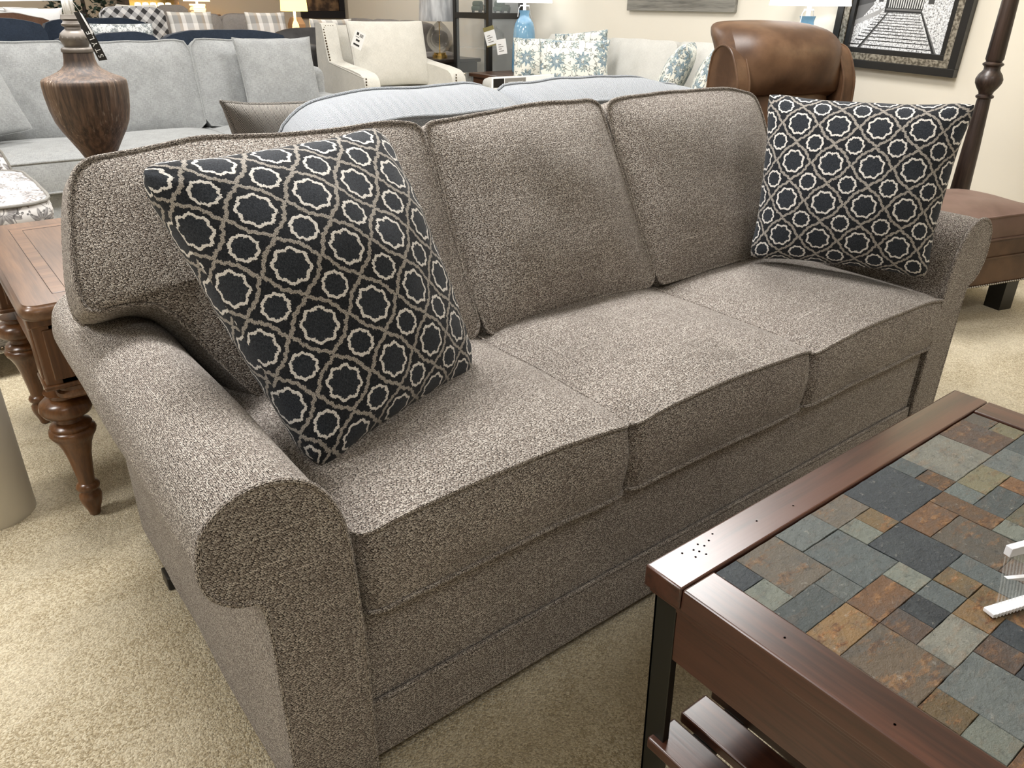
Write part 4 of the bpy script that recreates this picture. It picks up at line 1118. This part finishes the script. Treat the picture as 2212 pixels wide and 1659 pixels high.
put_pillow((1.06, 5.40, .74), .44, .29, M['snow'], 'grey sprig print lumbar pillow on the navy sofa', ln=.1, T=.12, seed=3, N=16)
br = thing('sofa', 'brown suede sofa back beyond the navy sofa at the far left', 'sofa', (.12, 7.15, 0))
soft('base', br, (-1.1, -.30, .05), (.62, .3, .42), M['brownfab'], .03)
for k, (a0, a1) in enumerate(((-1.1, -.32), (-.30, .78))): bgback('back_cushion', br, a0, a1, -.28, .40, 1.075, M['brownfab'], .08, .14, .03, .004, .06, k, arch=.06, pipmat=M['white'])
wh = thing('sofa', 'white slipcovered sofa beyond the brown suede sofa at the far left', 'sofa', (.12, 8.1, 0))
soft('base', wh, (-1.3, -.35, .05), (.95, .4, .42), M['white'], .03)
bgback('back_cushion', wh, -1.28, .70, -.2, .40, 1.07, M['white'], .08, .16, .03, .004, .06, 1)
bgback('back_cushion', wh, .10, .92, .0, .40, 1.09, M['white'], .08, .16, .03, .004, .06, 2)
put_pillow((.93, 7.85, .80), .46, .30, M['white'], 'white pillow with a pointed corner on the white sofa', ln=.15, T=.12, seed=5, N=16, ear=.1)
for t_, pts in ((n1_, ((-1.2, -.1), (1.1, -.1), (-1.2, .35), (1.1, .35))), (n2_, ((-.28, -.1), (.5, -.1), (-.28, .3), (.5, .3))), (br, ((-1., -.2), (.5, -.2), (-1., .2), (.5, .2))), (wh, ((-1.2, -.25), (.8, -.25), (-1.2, .3), (.8, .3)))):
    for x, y in pts:
        mb = MB(); mb.box((x, y, 0), (x+.06, y+.06, .06)); mb.build('leg', M['espresso'], t_)
# plant
pl = thing('potted_plant', 'bushy dark green plant standing between the navy and checked seats', 'plant', (1.50, 8.75, 0))
lf = Mat('dark_leaf', .55); g_ = lf.noise(lf.coord('Object'), 9, 2); lf.color(lf.ramp(g_.step(.3, .7), [(0, (.012, .026, .018)), (1, (.05, .085, .06))]))
mb = MB(); rn = random.Random(4)
for k in range(1500):
    th = rn.uniform(0, 2*pi); z = rn.uniform(.45, 2.0); R_ = .42*(1-max(0, (z-.7)/1.6)**1.3)*sqrt(rn.uniform(.1, 1)); p0 = Vector((R_*cos(th), R_*sin(th), z))
    d_ = Vector((cos(th)+rn.uniform(-.6, .6), sin(th)+rn.uniform(-.6, .6), rn.uniform(-.6, .9))).normalized(); s_ = d_.cross(Vector((rn.uniform(-1, 1), rn.uniform(-1, 1), 1))).normalized(); l_ = rn.uniform(.05, .09); w_ = l_*.28
    mb.poly([tuple(p0), tuple(p0+d_*l_*.5+s_*w_), tuple(p0+d_*l_), tuple(p0+d_*l_*.5-s_*w_)])
tag(mb.build('foliage', lf.m, pl, smooth=0, recalc=False), kind='stuff')
mb = MB(); mb.lathe([(.14, 0), (.19, .32), (.17, .32), (.16, .28), (0, .28)], seg=28); mb.build('pot', M['espresso'], pl)
mb = MB(); mb.tube([(0, 0, .27), (.02, 0, 1.0), (0, .02, 1.8)], .02); mb.build('trunk', dk, pl)
# checked accent chair
ck = thing('armchair', 'black and grey checked armchair in front of the far hutch', 'armchair', (1.63, 7.4, 0))
soft('base', ck, (-.30, -.30, .15), (.32, .35, .45), M['check'], .04)
bgback('back_cushion', ck, -.27, .27, -.16, .45, 1.12, M['check'], .10, .14, .04, 0, .07, 1, arch=.02)
soft('arm', ck, (.20, -.34, .15), (.33, .30, .66), M['check'], .05); soft('arm', ck, (-.33, -.34, .15), (-.24, .30, .66), M['check'], .05)
for x in (-.26, .24):
    mb = MB(); mb.box((x, -.28, 0), (x+.04, -.24, .16)); mb.build('leg', M['espresso'], ck)
c3 = thing('armchair', 'pale cotton armchair behind the black and grey checked armchair', 'armchair', (1.97, 8.1, 0))
soft('base', c3, (-.30, -.1, .0), (.12, .30, .45), M['cream'], .04)
bgback('back_cushion', c3, -.28, .12, .06, .45, 1.115, M['cream'], .08, .12, .03, 0, .05, 1, arch=-.02)
# plaid pillow loveseat
pv = thing('loveseat', 'grey loveseat with plaid pillows by the far tan wall', 'sofa', (2.88, 8.7, 0))
ps = M['plaidsofa']
soft('base', pv, (-.70, -.42, .06), (.66, .40, .42), ps, .03)
soft('back_frame', pv, (-.66, .05, .06), (.62, .36, 1.02), ps, .10)
for k, (a0, a1) in enumerate(((-.62, -.005), (.005, .60))):
    bgback('back_cushion', pv, a0, a1, -.10, .50, 1.045, ps, .15, .16, .05, .004, .08, k); bgcush('seat_cushion', pv, (a0, -.46, .40), (a1, .05, .52), ps, .03, 0, .05, k)
soft('arm', pv, (-.80, -.46, .06), (-.60, .35, .72), ps, .08); soft('arm', pv, (.58, -.46, .06), (.74, .35, .74), ps, .08)
for x in (-.72, .62):
    mb = MB(); mb.box((x, -.42, 0), (x+.05, -.37, .07)); mb.build('leg', M['espresso'], pv)
Gp = 'plaid pillows in the back of the showroom'
put_pillow((2.42, 8.22, .66), .46, .42, M['plaid'], 'grey and tan plaid pillow at the left end of the far grey loveseat', Gp, ln=.2, T=.14, seed=1, ear=.05, N=16)
put_pillow((3.22, 8.18, .66), .46, .42, M['plaid'], 'grey and tan plaid pillow at the right end of the far grey loveseat', Gp, ln=.2, T=.14, seed=2, ear=.05, N=16)
wc = thing('wicker_chair', 'tan wicker chair back beside the far grey loveseat', 'chair', (3.56, 8.25, 0), .2)
mb = MB(); mb.prism([(-.14, .35), (.12, .35), (.10, .95), (.04, 1.02), (-.06, 1.02), (-.12, .95)], 'x', -.03, .05); mb.build('back', M['tan'], wc)
soft('seat', wc, (-.06, -.35, .30), (.10, .10, .42), M['tan'], .05)
for x in (-.05, .05):
    mb = MB(); mb.box((x, -.32, 0), (x+.04, -.28, .31)); mb.build('leg', M['tan'], wc)
# dark leather sofa end and grey sectional
dc = thing('sofa', 'charcoal leather sofa end between the grey pillow and the nailhead armchair', 'sofa', (3.0, 6.2, 0))
soft('arm', dc, (-.56, -.60, .05), (-.30, .45, .86), M['charcoal'], .10)
bgback('back_cushion', dc, -.52, .45, -.10, .40, .975, M['charcoal'], .2, .2, .07, .0, .09, 1, arch=.03)
soft('base', dc, (-.50, -.55, .05), (.55, .5, .45), M['charcoal'], .04)
for x, y in ((-.45, -.5), (.45, -.5), (-.45, .4), (.45, .4)):
    mb = MB(); mb.box((x, y, 0), (x+.05, y+.05, .06)); mb.build('leg', M['black'], dc)
gs = thing('sectional_sofa', 'taupe grey sectional sofa running along the right wall behind the nailhead armchair', 'sofa', (4.3, 7.85, 0), -pi/2)
gc = M['greysec']
soft('base', gs, (-.60, -.55, .06), (1.10, .35, .42), gc, .03); soft('back_frame', gs, (-.62, .08, .06), (1.12, .36, .92), gc, .08)
for k, a0 in enumerate((-.585, -.02, .545)):
    bgback('back_cushion', gs, a0, a0+.555, -.06, .50, 1.015, gc, .15, .16, .05, .0, .08, k, arch=.02); bgcush('seat_cushion', gs, (a0, -.58, .42), (a0+.555, .05, .54), gc, .03, 0, .05, k)
soft('arm', gs, (1.08, -.55, .06), (1.26, .35, .72), gc, .07)
put_pillow((3.20, 6.55, .62), .44, .42, M['plaid'], 'grey and tan plaid pillow behind the charcoal leather sofa', Gp, ln=.1, T=.13, seed=3, ear=.05, N=16)
# lit lamp
def lit_lamp(loc, label, body, shade_mat, r0, r1, zs, stack=False):
    t = thing('table_lamp', label, 'lamp', loc)
    mb = MB()
    if stack:
        for k in range(5): mb.box((-.075+.008*(k % 2), -.06, k*.022), (.07+.006*((k+1) % 2), .06, k*.022+.019), .002)
        mb.lathe([(.012, .11), (.012, zs+.1), (0, zs+.1)], seg=12)
    else: mb.lathe([(.0, 0), (.07, 0), (.06, .02), (.02, .04), (.035, .08), (.03, .12), (.012, .16), (.012, zs+.1), (0, zs+.1)], seg=20)
    mb.build('lamp_base', body, t)
    P = [[(q*cos(2*pi*k/36), q*sin(2*pi*k/36), z) for k in range(36)] for q, z in ((r0, zs), (r1, zs+.24))]
    mb = MB(); mb.grid(P, cv=True); mb.build('lamp_shade', shade_mat, t, smooth=60)
    l = bpy.data.lights.new('lamp_bulb', 'POINT'); l.energy = 14; l.color = (1, .66, .30); l.shadow_soft_size = .06
    o_ = bpy.data.objects.new('lamp_bulb', l); COL.objects.link(o_); o_.parent = t; o_.location = (0, 0, zs+.10)
    return t
lit_lamp((2.935, 6.80, .86), 'lit lamp with warm yellow shade near the grey plaid pillow', M['cream'], M['shadey'], .125, .11, .235)
side_table((2.95, 6.95, 0), .40, .40, .86, M['espresso'], 'tall dark side table under the lit yellow lamp')
lit_lamp((2.87, 9.42, 1.03), 'far lamp on a base of stacked books with a cream shade', M['card'], M['shadecream'], .15, .12, .135, True)
side_table((2.94, 9.45, 0), .30, .32, 1.03, M['oak'], 'tall console table behind the far grey loveseat', 'console_table')
fp = thing('framed_picture', 'dark framed landscape picture on the far wall behind the lit lamp', 'picture', (4.72, 9.98, 1.35))
mb = MB()
for lo, hi in (((-.32, -.04, -.37), (.32, 0, -.28)), ((-.32, -.04, .28), (.32, 0, .37)), ((-.32, -.04, -.28), (-.24, 0, .28)), ((.24, -.04, -.28), (.32, 0, .28))): mb.box(lo, hi, .004)
mb.build('frame', M['espresso'], fp)
m = Mat('landscape_print', .6); g_ = m.noise(m.coord('Object'), 9, 4); m.color(m.ramp(g_.step(.35, .65), [(0, (.06, .03, .015)), (1, (.30, .17, .08))])); mb = MB(); mb.box((-.24, -.02, -.28), (.24, -.01, .28)); mb.build('print', m.m, fp)
# hutch with candles
hu = thing('hutch', 'dark wood hutch with glowing ornaments at the far back', 'cabinet', (2.42, 9.77, 0))
mb = MB(); mb.box((-.30, -.2, 0), (.30, .2, .90), .005); mb.build('lower_case', dark_oak, hu)
for x in (-.30, .25):
    mb = MB(); mb.box((x, -.16, .90), (x+.05, .2, 2.0)); mb.build('side_panel', dark_oak, hu)
mb = MB(); mb.box((-.25, .14, .90), (.25, .18, 2.0)); mb.build('back_panel', M['brass'], hu)
mb = MB(); mb.box((-.25, -.12, 1.05), (.25, .14, 1.075)); mb.build('shelf', M['tan'], hu)
for k in range(5):
    mb = MB(); mb.lathe([(0, 0), (.03, .01), (.038, .04), (.03, .07), (0, .075)], (0, 0), 16)
    o_ = mb.build('ornament', M['shadecream'], None, smooth=50); o_.location = (2.27+k*.085, 9.66, 1.075); tag(o_, 'small pale round ornament on the far hutch shelf', 'ornament', 'round ornaments on the hutch')
c2 = thing('armchair', 'tan and grey armchair half hidden behind the far grey loveseat', 'armchair', (2.60, 9.20, 0))
bgback('back_cushion', c2, -.24, .10, -.05, .45, 1.13, ps, .15, .12, .04, 0, .06, 1, arch=.03); soft('base', c2, (-.25, -.05, .0), (.12, .20, .5), M['tan'], .04)
LIGHTS = [(-1.2, -1.8, 9), (1.9, -1.4, 14), (.2, 1.5, 66), (2.8, 1.55, 52, .9, .8), (-2.2, 1.2, 45), (.4, 4.4, 26), (3.0, 4.2, 22), (-2.4, 5, 20), (.8, 7.4, 24), (3.1, 7.2, 20)]
SPOTS = []
EXPO = .62
# ================================================================== room shell, light, camera
def struct(name, mb, mat):
    return tag(mb.build(name, mat, None, smooth=0), kind='structure')
mb = MB(); mb.quad((-6, -4, 0), (7, -4, 0), (7, 11, 0), (-6, 11, 0)); struct('floor', mb, M['carpet'])
mb = MB(); mb.quad((-6, -4, 3.0), (7, -4, 3.0), (7, 11, 3.0), (-6, 11, 3.0)); struct('ceiling', mb, M['ceil'])
mb = MB(); mb.box((4.7, -4, 0), (4.82, 9.17, 3.0)); struct('wall_right', mb, M['wall'])
mb = MB(); mb.box((-6, 9.98, 0), (7, 10.1, 3.0)); struct('wall_back', mb, M['wall2'])
mb = MB(); mb.box((-6.1, -4, 0), (-6, 10, 3.0)); struct('wall_left', mb, M['wall'])
mb = MB(); mb.box((-6, -4.1, 0), (7, -4, 3.0)); struct('wall_front', mb, M['wall'])
mb = MB(); mb.box((4.685, -4, 0), (4.70, 9.17, .10), .003); struct('baseboard_right', mb, M['card'])

def area(x, y, sx, sy, e, col=(1, .98, .96), z=2.93):
    l = bpy.data.lights.new('ceiling_panel', 'AREA'); l.shape = 'RECTANGLE'; l.size = sx; l.size_y = sy; l.energy = e; l.color = col
    o = bpy.data.objects.new('ceiling_panel', l); COL.objects.link(o); o.location = (x, y, z); return o
for (x, y, e, *sz) in LIGHTS: area(x, y, *(sz or (1.2, .6)), e)
def spot(x, y, tx, ty, tz, e, ang=50, col=(1, .93, .82)):
    l = bpy.data.lights.new('track_spot', 'SPOT'); l.energy = e; l.spot_size = radians(ang); l.spot_blend = .6; l.shadow_soft_size = .05; l.color = col
    o = bpy.data.objects.new('track_spot', l); COL.objects.link(o); o.location = (x, y, 2.8)
    o.rotation_euler = (Vector((tx, ty, tz))-Vector((x, y, 2.8))).to_track_quat('-Z', 'Y').to_euler(); return o
for a in SPOTS: spot(*a)
w = bpy.data.worlds.new('World'); SC.world = w; w.use_nodes = True
w.node_tree.nodes['Background'].inputs[0].default_value = (.9, .95, 1, 1); w.node_tree.nodes['Background'].inputs[1].default_value = .15
cam = bpy.data.cameras.new('Camera'); co = bpy.data.objects.new('Camera', cam); COL.objects.link(co)
co.location = (-.36892, -.82253, 1.17193); co.rotation_euler = (1.11179331, -.0125295335, -.659027366)
cam.sensor_width = 36; cam.lens = 1655.85668/2212*36; cam.clip_start = .02; cam.clip_end = 60
SC.camera = co
SC.view_settings.view_transform = 'Standard'; SC.view_settings.look = 'None'; SC.view_settings.gamma = 1; SC.view_settings.exposure = EXPO
SC.view_settings.use_curve_mapping = False
